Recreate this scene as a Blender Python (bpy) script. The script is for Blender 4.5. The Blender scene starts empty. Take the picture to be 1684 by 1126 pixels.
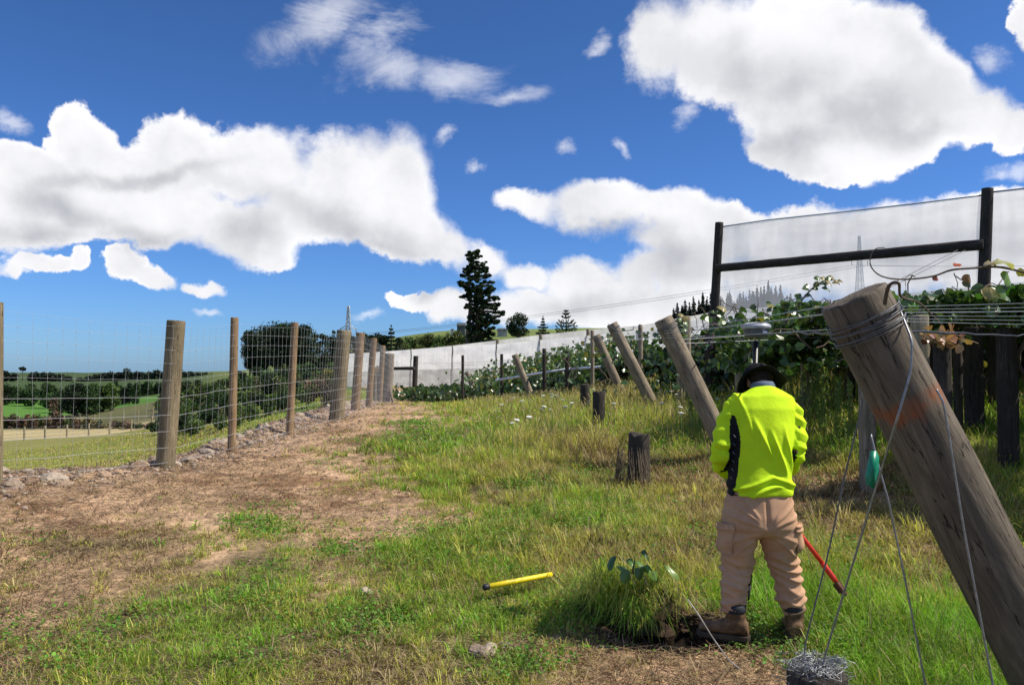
import bpy, math, random
import numpy as np
from mathutils import Vector, Matrix, noise as mnoise
S = bpy.context.scene
R = math.radians
rng = np.random.default_rng(7)
random.seed(7)
# ------------------------------------------------------------------ camera
F = 1280.0; CAMZ = 1.6; TH = math.atan(37/1280)
cd = bpy.data.cameras.new('camera'); cam = bpy.data.objects.new('camera', cd)
S.collection.objects.link(cam); S.camera = cam
cam.location = (0, 0, CAMZ); cam.rotation_euler = (R(90)+TH, 0, 0)
cd.sensor_width = 36; cd.lens = F/1684*36; cd.clip_end = 20000; cd.clip_start = .05
S.view_settings.view_transform = 'Standard'; S.view_settings.look = 'None'
S.view_settings.exposure = 0.2; S.view_settings.gamma = 1
def P(px, py, Y):
    """world point seen at a photo position, Y metres ahead"""
    a, b = (px-842)/F, (563-py)/F
    y = math.cos(TH)-math.sin(TH)*b; z = math.sin(TH)+math.cos(TH)*b
    return Vector((a/y*Y, Y, CAMZ+z/y*Y))
def proj(x, y, z):
    yc = np.cos(TH)*y+np.sin(TH)*(z-CAMZ); zc = -np.sin(TH)*y+np.cos(TH)*(z-CAMZ)
    yc = np.maximum(yc, .2)
    return 842+F*x/yc, 563-F*zc/yc
# ------------------------------------------------------------------ light
TS = Vector((0.64, -0.05, 0.77)).normalized()          # towards the sun
sl = bpy.data.lights.new('sun', 'SUN'); sun = bpy.data.objects.new('sun', sl); S.collection.objects.link(sun)
sl.energy = 5.0; sl.angle = R(.53); sl.color = (1, .93, .82)
sun.rotation_euler = (-TS).to_track_quat('-Z', 'Y').to_euler(); sun.location = (20, 0, 30)
W = bpy.data.worlds.new('World'); S.world = W; W.use_nodes = True
nt = W.node_tree; nt.nodes.clear()
class NB:
    def __init__(s, nt): s.nt = nt; s.N = nt.nodes; s.L = nt.links
    def n(s, t, **k):
        o = s.N.new(t)
        for a, b in k.items(): setattr(o, a, b)
        return o
    def put(s, sock, v):
        if isinstance(v, bpy.types.NodeSocket): s.L.new(v, sock)
        elif v is not None: sock.default_value = v
    def m(s, op, a, b=None, c=None, clamp=False):
        o = s.n('ShaderNodeMath', operation=op, use_clamp=clamp)
        for i, v in enumerate((a, b, c)): s.put(o.inputs[i], v)
        return o.outputs[0]
    def v(s, op, a, b=None, out=0):
        o = s.n('ShaderNodeVectorMath', operation=op); s.put(o.inputs[0], a)
        if b is not None: s.put(o.inputs[3 if op == 'SCALE' else 1], b)
        return o.outputs[out]
    def noise(s, vec, scale, detail=4, rough=.55, dist=0, out=0):
        o = s.n('ShaderNodeTexNoise'); s.put(o.inputs['Vector'], vec)
        o.inputs['Scale'].default_value = scale; o.inputs['Detail'].default_value = detail
        o.inputs['Roughness'].default_value = rough; o.inputs['Distortion'].default_value = dist
        return o.outputs[out]
    def mr(s, v, a, b, c=0., d=1., smooth=True):
        o = s.n('ShaderNodeMapRange'); o.interpolation_type = 'SMOOTHSTEP' if smooth else 'LINEAR'
        s.put(o.inputs[0], v)
        for i, q in enumerate((a, b, c, d)): s.put(o.inputs[i+1], q)
        return o.outputs[0]
    def mix(s, f, a, b, blend='MIX'):
        o = s.n('ShaderNodeMix', data_type='RGBA', blend_type=blend); s.put(o.inputs[0], f)
        s.put(o.inputs[6], col4(a)); s.put(o.inputs[7], col4(b)); return o.outputs[2]
    def mapping(s, vec, loc=(0,0,0), rot=(0,0,0), sc=(1,1,1), typ='POINT'):
        o = s.n('ShaderNodeMapping', vector_type=typ); s.put(o.inputs[0], vec)
        o.inputs['Location'].default_value = loc; o.inputs['Rotation'].default_value = rot; o.inputs['Scale'].default_value = sc
        return o.outputs[0]
    def ramp(s, f, stops):
        o = s.n('ShaderNodeValToRGB'); s.put(o.inputs[0], f); e = o.color_ramp.elements
        while len(e) < len(stops): e.new(.5)
        for q, (p, c) in zip(e, stops): q.position = p; q.color = (*c, 1)
        return o.outputs[0]
def col4(c):
    return (*c, 1) if isinstance(c, tuple) and len(c) == 3 else c
B = NB(nt)
sky = B.n('ShaderNodeTexSky', sky_type='NISHITA', sun_disc=False)
sky.sun_elevation = math.asin(TS.z); sky.sun_rotation = math.atan2(TS.x, TS.y)
sky.air_density = 1.0; sky.dust_density = .3; sky.ozone_density = 2.5; sky.altitude = 50
dirv = B.v('NORMALIZE', B.n('ShaderNodeTexCoord').outputs['Generated'])
sep = B.n('ShaderNodeSeparateXYZ'); B.L.new(dirv, sep.inputs[0])
az = B.m('ARCTAN2', sep.outputs[0], sep.outputs[1]); el = B.m('ARCSINE', sep.outputs[2])
cb = B.n('ShaderNodeCombineXYZ'); B.L.new(az, cb.inputs[0]); B.L.new(el, cb.inputs[1])
w1 = B.v('SCALE', B.v('SUBTRACT', B.noise(dirv, 7, 7, .58, 0, 1), (.5,.5,.5)), .075)
w2 = B.v('SCALE', B.v('SUBTRACT', B.noise(dirv, 30, 6, .62, 0, 1), (.5,.5,.5)), .030)
wv = B.v('ADD', B.v('ADD', cb.outputs[0], w1), w2)
def blobs(vec, lst, k=.25, prev=None):
    """soft union of ellipses on the sky dome; each step waits for the one before it"""
    sp = B.n('ShaderNodeSeparateXYZ'); B.L.new(vec, sp.inputs[0]); acc = None
    for (px, py, rx, ry, *ro) in lst:
        d = (P(px, py, 1)-Vector((0,0,CAMZ))).normalized()
        a, e = math.atan2(d.x, d.y), math.asin(d.z); c2 = math.cos(a)
        cbn = B.n('ShaderNodeCombineXYZ'); B.L.new(sp.outputs[0], cbn.inputs[0]); B.L.new(sp.outputs[1], cbn.inputs[1])
        w = acc if acc is not None else prev
        if w is not None: B.L.new(w, cbn.inputs[2])
        mp = B.mapping(cbn.outputs[0], (a, e, 0), (0, 0, R(-ro[0]) if ro else 0), (rx/F*c2*c2, ry/F*c2, 1e6), 'TEXTURE')
        ln = B.v('LENGTH', mp, None, 1)
        if acc is None: acc = ln
        else:
            o = B.n('ShaderNodeMath', operation='SMOOTH_MIN'); B.L.new(acc, o.inputs[0]); B.L.new(ln, o.inputs[1]); o.inputs[2].default_value = k; acc = o.outputs[0]
    return B.m('SUBTRACT', 1.0, acc)
DENSE = [(40,285,110,50),(140,240,55,62),(290,265,75,70),(215,280,90,52),(420,280,110,62),(570,300,125,75),(655,300,58,75),(655,370,95,48,22),(725,405,60,34,30),
 (90,335,150,62),(240,345,150,55),(400,375,105,50),(440,410,55,24,10),(15,345,110,60),(520,345,140,55),(60,430,85,18),(135,425,20,22),(205,435,34,30),(250,452,50,20,15),(335,474,36,14,8),
 (1080,70,62,75),(1190,75,130,85,10),(1320,60,150,75,15),(1430,110,150,80,25),(1520,175,120,70,18),(1330,190,140,75,20),(1400,250,110,42,5),(1500,240,70,34),(1610,195,70,42),(1668,215,40,38),(1300,262,70,26,20),(1395,287,46,16),
 (1690,40,26,50),(870,338,55,24,10),(985,345,100,42,6),(1100,355,90,42,6),(1185,385,75,46,12),(1120,395,90,34),
 (1330,395,130,55),(1480,385,150,55),(1600,385,110,60),(1450,440,330,55),(1690,370,90,50),
 (860,450,55,28),(960,450,70,32),(1050,445,60,34),(1130,450,80,50),(870,500,120,34),(1010,505,110,42),(1130,510,110,45),(1000,475,120,30),
 (700,487,52,14),(755,500,45,26),(800,430,40,30)]
WISP = [(540,25,95,42,-25),(605,75,80,36,-30),(640,120,52,34),(740,128,85,34,-5),(835,152,80,20,-8),(730,225,24,14,-50),(790,282,15,9),(925,250,20,12),(1135,190,18,26,40),(1635,100,28,16,40),(1640,290,26,14),(985,75,16,14),(20,200,40,14),(350,511,18,7),(612,520,34,9,-20),(1030,262,16,9,40),(1670,290,22,20)]
DARK = [(520,355,150,26,14),(420,370,60,30),(60,385,120,22),(230,390,90,20),(600,390,90,18,20),(1290,130,110,55,15),(1400,190,110,50),(1330,235,80,25),(1500,225,80,20),(1000,385,110,16),(1140,430,80,40),(950,500,120,22),(720,470,60,16),(1500,420,200,40),(210,290,160,12,-14),(100,345,90,20,10)]
fd = blobs(wv, DENSE); fw = blobs(wv, WISP, .25, fd); fk = blobs(B.v('ADD', cb.outputs[0], w1), DARK, .5, fw)
nz = B.noise(dirv, 15, 11, .66); nz2 = B.noise(B.mapping(dirv, rot=(0, R(-35), 0), sc=(.6, 1, 1.5)), 11, 10, .66, .9)
fld = B.m('ADD', fd, B.m('MULTIPLY', B.m('SUBTRACT', nz, .36), .70))
sof = B.mr(B.noise(dirv, 5, 3, .5), .35, .65, .13, .60)
a1 = B.mr(fld, -.02, sof)
a2 = B.m('MULTIPLY', B.mr(B.m('ADD', fw, B.m('MULTIPLY', B.m('SUBTRACT', nz2, .42), 3.0)), -.1, 1.3), .52)
# unseen broken cloud added over the rest of the sky for whiter ambient light
rest = B.m('MAXIMUM', B.mr(B.m('ABSOLUTE', az), .72, .95), B.mr(el, .46, .62))
a3 = B.m('MULTIPLY', rest, B.mr(B.noise(dirv, 3.2, 6, .58), .46, .62, 0, .5))
alpha = B.m('MAXIMUM', B.m('MAXIMUM', a1, a2), a3)
off = B.v('ADD', dirv, (.035*TS.x, 0, .040))
rel = B.m('SUBTRACT', B.noise(dirv, 6, 7, .55), B.noise(off, 6, 7, .55))
rel = B.mr(rel, -.16, .16, 0, 1)
br = B.m('ADD', B.m('MULTIPLY', rel, .15), .87)
br = B.m('MULTIPLY', br, B.mr(fk, -.7, 1.0, 1.0, .80))
br = B.m('MULTIPLY', br, B.mr(fld, .0, .5, 1.12, .98))
cc = B.mix(B.mr(br, .55, .95), (.62,.66,.74), (1.0,1.0,1.03))
skc = B.v('SCALE', sky.outputs[0], 1.0)
lo_ = B.m('POWER', B.mr(el, -.02, .42, 0, 1, False), .6)
skc = B.v('MULTIPLY', skc, B.mix(lo_, (.0455,.080,.152), (.039,.067,.109)))
bg = B.n('ShaderNodeBackground'); bg.inputs[1].default_value = .87
ccl = B.v('SCALE', cc, B.m('MULTIPLY', br, 1.0))
B.L.new(B.mix(alpha, skc, ccl), bg.inputs[0])
wo = B.n('ShaderNodeOutputWorld'); B.L.new(bg.outputs[0], wo.inputs[0])
W.cycles.sampling_method = 'MANUAL'; W.cycles.sample_map_resolution = 512
S.cycles.max_bounces = 6; S.cycles.transparent_max_bounces = 12; S.cycles.diffuse_bounces = 3
# ------------------------------------------------------------------ helpers
def props(o, label=None, cat=None, group=None, kind=None):
    for k, v in (('label', label), ('category', cat), ('group', group), ('kind', kind)):
        if v: o[k] = v
    return o
def empty(name, loc, label, cat, group=None):
    o = bpy.data.objects.new(name, None); S.collection.objects.link(o); o.location = loc; WL[o.name] = Vector(loc)
    return props(o, label, cat, group)
class MB:
    """collects faces in world space, links them as one mesh object"""
    def __init__(s): s.v = []; s.f = []; s.n = 0; s.c = []; s.m = []
    def add(s, v, f, c=None, mi=0):
        v = np.asarray(v, np.float32).reshape(-1, 3)
        for q in (f if isinstance(f, list) and len(f) and isinstance(f[0], np.ndarray) and f[0].ndim == 2 else [np.asarray(f, np.int64)]):
            s.f.append(q+s.n); s.m.append(np.full(len(q), mi, np.int32))
        s.v.append(v); s.n += len(v)
        s.c.append(np.ones((len(v), 3), np.float32)*.5 if c is None else np.broadcast_to(np.asarray(c, np.float32), (len(v), 3)))
        return s
    def tube(s, pts, rad, n=6, cap=True, c=None, mi=0):
        p = np.array([tuple(q) for q in pts], float); k = len(p); rad = np.broadcast_to(np.asarray(rad, float), (k,))
        t = np.gradient(p, axis=0); t /= np.linalg.norm(t, axis=1)[:, None]+1e-12
        ref = np.array([0, 0, 1.]) if abs(t[0][2]) < .9 else np.array([1., 0, 0])
        u = ref-t*(t@ref)[:, None]; u /= np.linalg.norm(u, axis=1)[:, None]+1e-12; w = np.cross(t, u)
        a = np.arange(n)*2*np.pi/n
        v = p[:, None]+rad[:, None, None]*(np.cos(a)[None, :, None]*u[:, None]+np.sin(a)[None, :, None]*w[:, None])
        i = np.arange(k-1)[:, None]*n; j = np.arange(n)[None]; j2 = (j+1) % n
        q = np.stack([i+j, i+j2, i+n+j2, i+n+j], -1).reshape(-1, 4)
        s.add(v, q, c, mi)
        if cap:
            b = s.n-k*n
            s.f.append(np.arange(n)[::-1][None]+b); s.f.append(np.arange(n)[None]+b+(k-1)*n); s.m += [np.full(1, mi, np.int32)]*2
        return s
    def box(s, lo, hi, M=None, c=None, mi=0):
        v = np.array([[x, y, z] for x in (lo[0], hi[0]) for y in (lo[1], hi[1]) for z in (lo[2], hi[2])], float)
        if M is not None: v = np.array([tuple(M @ Vector(q)) for q in v])
        return s.add(v, [[0,1,3,2],[4,6,7,5],[0,4,5,1],[2,3,7,6],[0,2,6,4],[1,5,7,3]], c, mi)
    def build(s, name, mats, parent=None, smooth=True, attr=False, local=None):
        v = np.concatenate(s.v).astype(np.float32)
        org = np.array(WL[parent.name]) if parent is not None else np.zeros(3)
        if local is not None: org = np.array(local, float)
        v = v-org.astype(np.float32)
        me = bpy.data.meshes.new(name)
        tot = np.concatenate([np.full(len(q), q.shape[1], np.int32) for q in s.f])
        lp = np.concatenate([q.ravel() for q in s.f]).astype(np.int32)
        me.vertices.add(len(v)); me.vertices.foreach_set('co', v.ravel())
        me.loops.add(len(lp)); me.loops.foreach_set('vertex_index', lp)
        me.polygons.add(len(tot)); st = np.concatenate([[0], np.cumsum(tot)[:-1]]).astype(np.int32)
        me.polygons.foreach_set('loop_start', st); me.polygons.foreach_set('loop_total', tot)
        me.polygons.foreach_set('material_index', np.concatenate(s.m))
        me.polygons.foreach_set('use_smooth', np.full(len(tot), bool(smooth)))
        if attr:
            a = me.attributes.new('tint', 'FLOAT_COLOR', 'POINT')
            c = np.ones((len(v), 4), np.float32); c[:, :3] = np.concatenate(s.c); a.data.foreach_set('color', c.ravel())
        me.update(calc_edges=True)
        for m in (mats if isinstance(mats, (list, tuple)) else [mats]): me.materials.append(m)
        o = bpy.data.objects.new(name, me); S.collection.objects.link(o)
        WL[o.name] = Vector(org); o.location = Vector(org)
        if parent is not None: o.parent = parent; o.location = Vector(org)-WL[parent.name]
        return o
WL = {}
def copy_tree(o, parent=None):
    c = o.copy(); S.collection.objects.link(c); c.parent = parent
    for ch in o.children: copy_tree(ch, c)
    return c
def mat(name, rough=.8, spec=.3):
    m = bpy.data.materials.new(name); m.use_nodes = True; b = NB(m.node_tree); p = m.node_tree.nodes['Principled BSDF']
    p.inputs['Roughness'].default_value = rough; p.inputs['Specular IOR Level'].default_value = spec
    return m, b, p
def bump(b, p, h, strength=.5, dist=.01):
    o = b.n('ShaderNodeBump'); o.inputs['Strength'].default_value = strength; o.inputs['Distance'].default_value = dist
    b.put(o.inputs['Height'], h); b.L.new(o.outputs[0], p.inputs['Normal'])
def simple(name, c, rough=.7, spec=.3, metal=0, nscale=20, namt=.25, bs=0):
    m, b, p = mat(name, rough, spec); p.inputs['Metallic'].default_value = metal
    co = b.n('ShaderNodeTexCoord').outputs['Object']; nz = b.noise(co, nscale, 5, .6)
    k = b.mr(nz, .25, .75, 1-namt, 1+namt)
    b.L.new(b.v('SCALE', tuple(c), k), p.inputs['Base Color'])
    if bs: bump(b, p, nz, bs, .01)
    return m
def leafmat(name, trans=.35, rough=.45, spec=.35, nscale=0):
    """colour from the mesh's own tint, light passes through thin leaves"""
    m, b, p = mat(name, rough, spec)
    at = b.n('ShaderNodeAttribute', attribute_name='tint').outputs['Color']
    b.L.new(at, p.inputs['Base Color'])
    tr = b.n('ShaderNodeBsdfTranslucent'); b.L.new(b.v('MULTIPLY', at, (1.25, 1.35, .7)), tr.inputs[0])
    mx = b.n('ShaderNodeMixShader'); mx.inputs[0].default_value = trans
    b.L.new(p.outputs[0], mx.inputs[1]); b.L.new(tr.outputs[0], mx.inputs[2])
    out = [n for n in b.N if n.type == 'OUTPUT_MATERIAL'][0]; b.L.new(mx.outputs[0], out.inputs[0])
    return m
def wood(name, c1, c2, c3, scale=1., rust=None, crack=1.):
    m, b, p = mat(name, .82, .25); co = b.n('ShaderNodeTexCoord').outputs['Object']
    oi = b.n('ShaderNodeObjectInfo').outputs['Random']
    co2 = b.v('ADD', co, b.v('SCALE', (7., 3., 5.), oi))
    g = b.noise(b.mapping(co2, sc=(14*scale, 14*scale, 1.9*scale)), 2.6, 9, .68, .8)
    big = b.noise(b.mapping(co2, sc=(1, 1, .45)), 5*scale, 5, .6)
    c = b.ramp(g, [(.28, c3), (.5, c1), (.72, c2)])
    c = b.mix(b.mr(big, .35, .7, 0, .75), c, tuple(x*.55 for x in c1))
    wv_ = b.noise(b.mapping(co2, sc=(13*scale, 13*scale, .75*scale)), 1.2, 5, .55, .35)
    cr = b.mr(b.m('ABSOLUTE', b.m('SUBTRACT', wv_, .5)), .0, .007, crack, 0)
    vk = b.n('ShaderNodeTexVoronoi'); b.L.new(b.mapping(co2, sc=(1, 1, .55)), vk.inputs['Vector']); vk.inputs['Scale'].default_value = 5.5
    c = b.mix(b.mr(vk.outputs[0], .035, .10, .8, 0), c, tuple(x*.8 for x in c3))
    c = b.mix(cr, c, (.02,.016,.012))
    if rust:
        sp = b.n('ShaderNodeSeparateXYZ'); b.L.new(co, sp.inputs[0])
        wz = b.m('ADD', sp.outputs[2], b.m('MULTIPLY', b.m('SUBTRACT', b.noise(co, 9, 5, .6), .5), .12))
        k = b.m('MULTIPLY', b.mr(b.m('ABSOLUTE', b.m('SUBTRACT', wz, rust)), .01, .06, 1, 0), b.mr(b.noise(co, 9, 5, .65), .34, .62, 0, .85))
        c = b.mix(k, c, (.27, .09, .035))
    b.L.new(c, p.inputs['Base Color'])
    bump(b, p, b.m('SUBTRACT', b.m('MULTIPLY', g, .5), b.m('MULTIPLY', cr, .9)), .8, .012)
    return m
M = {}
M['big'] = wood('weathered_post', (.155,.125,.09), (.26,.215,.155), (.07,.055,.038), 1.0, rust=1.86)
M['grey'] = wood('grey_post', (.29,.235,.165), (.47,.40,.29), (.15,.12,.09), 1.0)
M['pine'] = wood('treated_pine', (.30,.20,.11), (.42,.31,.18), (.19,.12,.065), .9, crack=.6)
M['pineg'] = wood('green_treated_pine', (.25,.20,.12), (.36,.31,.2), (.15,.115,.07), .9)
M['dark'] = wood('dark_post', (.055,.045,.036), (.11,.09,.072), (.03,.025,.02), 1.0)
M['stump'] = wood('old_stub', (.05,.042,.034), (.11,.1,.085), (.02,.018,.015), 1.2)
M['lumber'] = wood('pale_batten', (.34,.29,.19), (.48,.42,.29), (.2,.17,.12), 1.)
M['bark'] = simple('bark', (.12,.095,.075), .9, .1, 0, 8, .4, .5)
M['palebark'] = simple('pale_bark', (.34,.31,.27), .9, .1, 0, 8, .4, .5)
M['wire'] = simple('galvanised_wire', (.30,.31,.32), .42, .5, .55, 60, .3)
M['fwire'] = simple('fence_wire', (.45,.46,.47), .6, .4, .2, 60, .15)
M['dwire'] = simple('dull_wire', (.16,.16,.165), .5, .4, .3, 60, .3)
M['hose'] = simple('black_hose', (.02,.02,.022), .5, .4)
M['pipe'] = simple('silver_pipe', (.62,.66,.72), .35, .5, .4, 10, .1)
M['leaf'] = leafmat('vine_leaf', .25, .32, .6)
M['grass'] = leafmat('grass_blade', .38, .55, .3)
M['crown'] = leafmat('tree_foliage', .15, .6, .2)
M['rock'] = simple('rock', (.30,.25,.21), .9, .2, 0, 14, .45, .6)
M['soil'] = simple('soil', (.045,.03,.02), .95, .1, 0, 30, .5, .9)
# ------------------------------------------------------------------ terrain
EX = np.array([[-7.6,-20],[-6.9,2],[-6.4,5.5],[-5.75,8.1],[-4.85,9.9],[-4.5,11.3],[-4.35,13.4],[-4.5,16.5],[-4.7,19.3],[-4.8,22],[-5.1,26],[-5.4,29.3],[-7,40],[-10,60],[-20,100],[-60,300],[-1000,5000]], float)
def edge_x(y): return np.interp(y, EX[:, 1], EX[:, 0])
def cpts(lst): return [tuple(P(*q)) for q in lst]
FARC = cpts([(0,640,350),(120,640,350),(20,619,700),(20,617,1000),(120,627,800),(300,629,600),(200,629,1500),(450,606,230),(560,602,300),(640,585,300),(700,552,400),(840,556,380),(750,546,520),
  (900,556,350),(1000,556,300),(1180,530,220),(1400,520,220),(1684,510,220),(842,590,3000),(0,620,3000),(1684,590,3000),(200,629,3000),(400,622,3000),(1300,560,1200)])+[(-3000,0,0),(3000,0,50),(0,-3000,0),(0,5000,5),(-300,-300,-5),(300,-300,8),(300,300,20),(-300,60,-8)]
PLAT = [(x, y, 0) for x, y in ((0,3),(-2,3.2),(2,3),(4,3),(-4,4),(-3,1),(3,0),(0,-3),(-3,-3),(3,-3),(-1,4.5),(1.5,4.6),(.3,5.2))]+[
 (-5.33,8.1,.34),(-6,5.5,.2),(-4.45,10,.27),(-4.07,11.3,.36),(-3.83,13.4,.42),(-3.7,16.5,.44),(-3.9,19.3,.46),(-4.05,22,.43),(-4.4,26,.34),(-4.7,29.3,.13),
 (-2,7,.1),(-1.5,10,.25),(-1,14,.42),(-1,19,.45),(-1.8,24,.33),(-2.5,30,.05),(.5,7.3,.1),(1.5,9.3,.17),(2.88,10.3,.33),(3.1,16.8,.62),(3.35,22.8,.66),(.9,30,.15),(-1.9,45,-.6),(1,18,.45),(.5,24,.35),
 (3.9,8.7,.24),(4,5.5,.08),(5,8.5,.45),(6,12,.72),(9,15,1.0),(6.8,26,1.2),(12.8,21,1.3),(14,12,1.1),(20,20,1.6),(20,40,2.2),(10,40,1.5),(3,38,.5),(6,55,.6),(-6,75,-.6),(-3,60,-.7),(30,100,5),(10,100,2),(6,4,.3),(8,0,.3)]
OUT = [(-7.5,6,-2.2),(-9,2,-2.6),(-10,10,-3),(-8,14,-2.0),(-7,20,-1.1),(-6.8,28,-.8),(-9,-5,-3),(-20,0,-4)]+cpts([(-200,800,28),(0,795,32),(100,775,34),(200,755,38),(-300,720,80),(0,702,97),(100,702,97),(250,702,90),(200,683,190),(200,665,260),(0,680,200),
 (450,690,25),(380,718,26),(300,738,30),(450,660,45),(300,700,50),(380,675,60),(520,665,35),(560,652,45),(600,655,42),(450,625,110),(350,642,110),(560,625,110)])
class RBF:
    def __init__(s, pts, c=.08):
        p = np.array(pts, float); r = np.hypot(p[:, 0], p[:, 1]); s.c = c
        s.q = s.co(p[:, 0], p[:, 1]); A = np.sqrt(((s.q[:, None]-s.q[None])**2).sum(-1)+c*c)
        n = len(p); K = np.zeros((n+1, n+1)); K[:n, :n] = A; K[:n, n] = K[n, :n] = 1
        s.w = np.linalg.solve(K+np.eye(n+1)*1e-9, np.append(p[:, 2]/r, 0))
    def co(s, x, y): return np.stack([np.sin(np.arctan2(x, y)/2)*5., np.log(np.hypot(x, y)+.3)*1.2], -1)
    def __call__(s, x, y):
        x = np.ravel(x); y = np.ravel(y); o = np.empty(len(x))
        for i in range(0, len(x), 20000):
            q = s.co(x[i:i+20000], y[i:i+20000])
            o[i:i+20000] = np.sqrt(((q[:, None]-s.q[None])**2).sum(-1)+s.c**2)@s.w[:-1]+s.w[-1]
        return o*np.hypot(x, y)
rp, ro_ = RBF(PLAT+FARC), RBF(OUT+FARC)
def ss(a, b, x):
    t = np.clip((x-a)/(b-a), 0, 1); return t*t*(3-2*t)
# lattice value noise
_L = rng.random((256, 256))
def vnoise(x, y, sc=1., oct=4, rough=.5, seed=0):
    o = 0; amp = 1; tot = 0
    for k in range(oct):
        X = x*sc*2**k+17.3*k+seed*31.7; Y = y*sc*2**k+9.1*k+seed*12.9
        i = np.floor(X).astype(int); j = np.floor(Y).astype(int); fx = X-i; fy = Y-j; fx = fx*fx*(3-2*fx); fy = fy*fy*(3-2*fy)
        a, b_, c, d = _L[i & 255, j & 255], _L[(i+1) & 255, j & 255], _L[i & 255, (j+1) & 255], _L[(i+1) & 255, (j+1) & 255]
        o = o+amp*((a*(1-fx)+b_*fx)*(1-fy)+(c*(1-fx)+d*fx)*fy); tot += amp; amp *= rough
    return o/tot
HOLE = P(1108, 1022, 4.75)
CLOD = P(1045, 1000, 5.05)
def H0(x, y):
    d = x-edge_x(y); w = ss(-1.5, -.05, d)
    z = rp(x, y)*w+ro_(x, y)*(1-w) if True else 0
    r = np.hypot(x, y)
    return z*np.minimum(1, (r/2.5)**2)
def H(x, y):
    x = np.atleast_1d(np.asarray(x, float)); y = np.atleast_1d(np.asarray(y, float)); sh = x.shape; x = x.ravel(); y = y.ravel()
    z = H0(x, y); r = np.hypot(x, y)
    d = x-edge_x(y)
    near = np.clip(1.5-r/60, 0, 1)
    z = z+near*((vnoise(x, y, .7, 3)-.5)*.09+(vnoise(x, y, 5, 3, .6, 2)-.5)*.035)
    z = z+np.exp(-((d-.10)/.28)**2)*.06*near*vnoise(x, y, 2, 2)*1.6
    hd = np.hypot((x-HOLE.x)/.36, (y-HOLE.y)/.24)
    z = z-.26*ss(1.15, .5, hd)
    far = np.clip((r-60)/200, 0, 1)
    z = z+far*(vnoise(x, y, .012, 4, .5, 5)-.5)*np.minimum(r*.012, 12)
    return z.reshape(sh)
def hz(x, y): return float(H(x, y)[0])
GX = np.array([0,140,280,420,560,700,840,980,1120,1260,1400,1540,1684], float)
GY = np.array([640,660,690,720,750,780,820,860,900,940,980,1020,1060,1100,1130], float)
DEN = np.array([list(map(int, s.split())) for s in '''9 9 9 9 0 5 9 9 9 9 9 9 9
9 9 9 0 0 2 8 9 9 9 9 9 9
0 0 0 0 0 3 9 9 9 9 9 9 9
0 0 0 0 1 7 9 9 9 9 9 9 9
0 0 0 0 3 8 9 9 9 9 8 9 9
0 0 0 0 1 7 7 3 6 3 3 6 9
0 0 1 1 0 1 8 9 5 2 2 5 8
1 1 2 4 1 1 7 7 5 4 3 6 8
3 4 4 5 3 7 7 6 6 7 6 6 8
4 4 4 6 5 8 9 8 5 8 7 6 7
3 4 6 8 4 8 8 8 5 8 8 8 8
3 6 8 8 5 7 6 3 0 8 9 9 9
5 8 8 8 6 6 3 3 1 4 8 9 9
4 8 9 9 7 7 6 2 1 2 8 9 9
5 8 9 9 7 8 6 2 1 1 7 9 9'''.split('\n')], float)/9
DRY = np.array([list(map(int, s.split())) for s in '''3 3 3 3 5 3 4 5 4 3 3 2 2
3 3 3 3 5 3 4 5 4 3 3 2 2
3 3 3 3 5 1 3 4 4 3 2 2 2
6 6 6 6 4 2 4 5 4 3 3 2 2
6 6 6 6 3 2 4 5 3 3 3 3 2
7 7 7 7 2 2 5 8 8 9 9 7 3
7 7 7 7 5 5 3 2 6 9 9 7 4
7 6 5 1 4 4 4 3 7 8 8 6 4
6 5 4 2 4 2 3 4 6 4 5 6 3
6 5 5 2 3 2 3 5 6 2 4 6 4
6 5 2 2 3 2 2 3 4 1 1 3 3
6 4 1 2 2 2 1 3 8 1 1 1 1
5 3 2 2 4 3 3 6 8 5 1 1 1
5 3 2 2 5 4 2 7 8 7 1 1 2
5 3 2 2 5 4 2 7 8 7 1 1 2'''.split('\n')], float)/9
HGT = np.array([list(map(int, s.split())) for s in '''20 20 20 20 10 14 30 40 45 55 50 40 40
20 20 20 20 8 12 30 40 45 55 45 35 35
5 5 5 5 7 8 28 40 42 45 30 28 28
4 4 4 4 6 10 28 36 34 30 24 20 22
4 4 4 4 9 14 24 26 20 20 20 20 22
3 3 3 4 6 12 16 12 12 12 14 18 22
4 4 4 4 5 8 15 16 14 12 12 14 20
5 5 5 5 5 7 12 13 14 14 11 11 16
5 5 5 6 6 9 11 13 15 14 11 11 16
5 5 5 6 7 10 10 12 16 16 14 12 16
5 5 6 7 7 9 8 12 14 18 20 18 20
5 5 6 7 6 7 7 7 7 16 20 20 20
5 5 6 7 6 6 5 4 5 9 16 20 20
5 6 7 7 6 6 5 4 4 6 14 20 20
5 6 7 7 6 6 5 4 4 6 14 20 20'''.split('\n')], float)/100
def grid(A, px, py):
    px = np.clip(px, GX[0], GX[-1]-.01); py = np.clip(py, GY[0], GY[-1]-.01)
    i = np.searchsorted(GY, py, 'right')-1; j = np.searchsorted(GX, px, 'right')-1
    fy = (py-GY[i])/(GY[i+1]-GY[i]); fx = (px-GX[j])/(GX[j+1]-GX[j])
    return (A[i, j]*(1-fx)+A[i, j+1]*fx)*(1-fy)+(A[i+1, j]*(1-fx)+A[i+1, j+1]*fx)*fy
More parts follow.
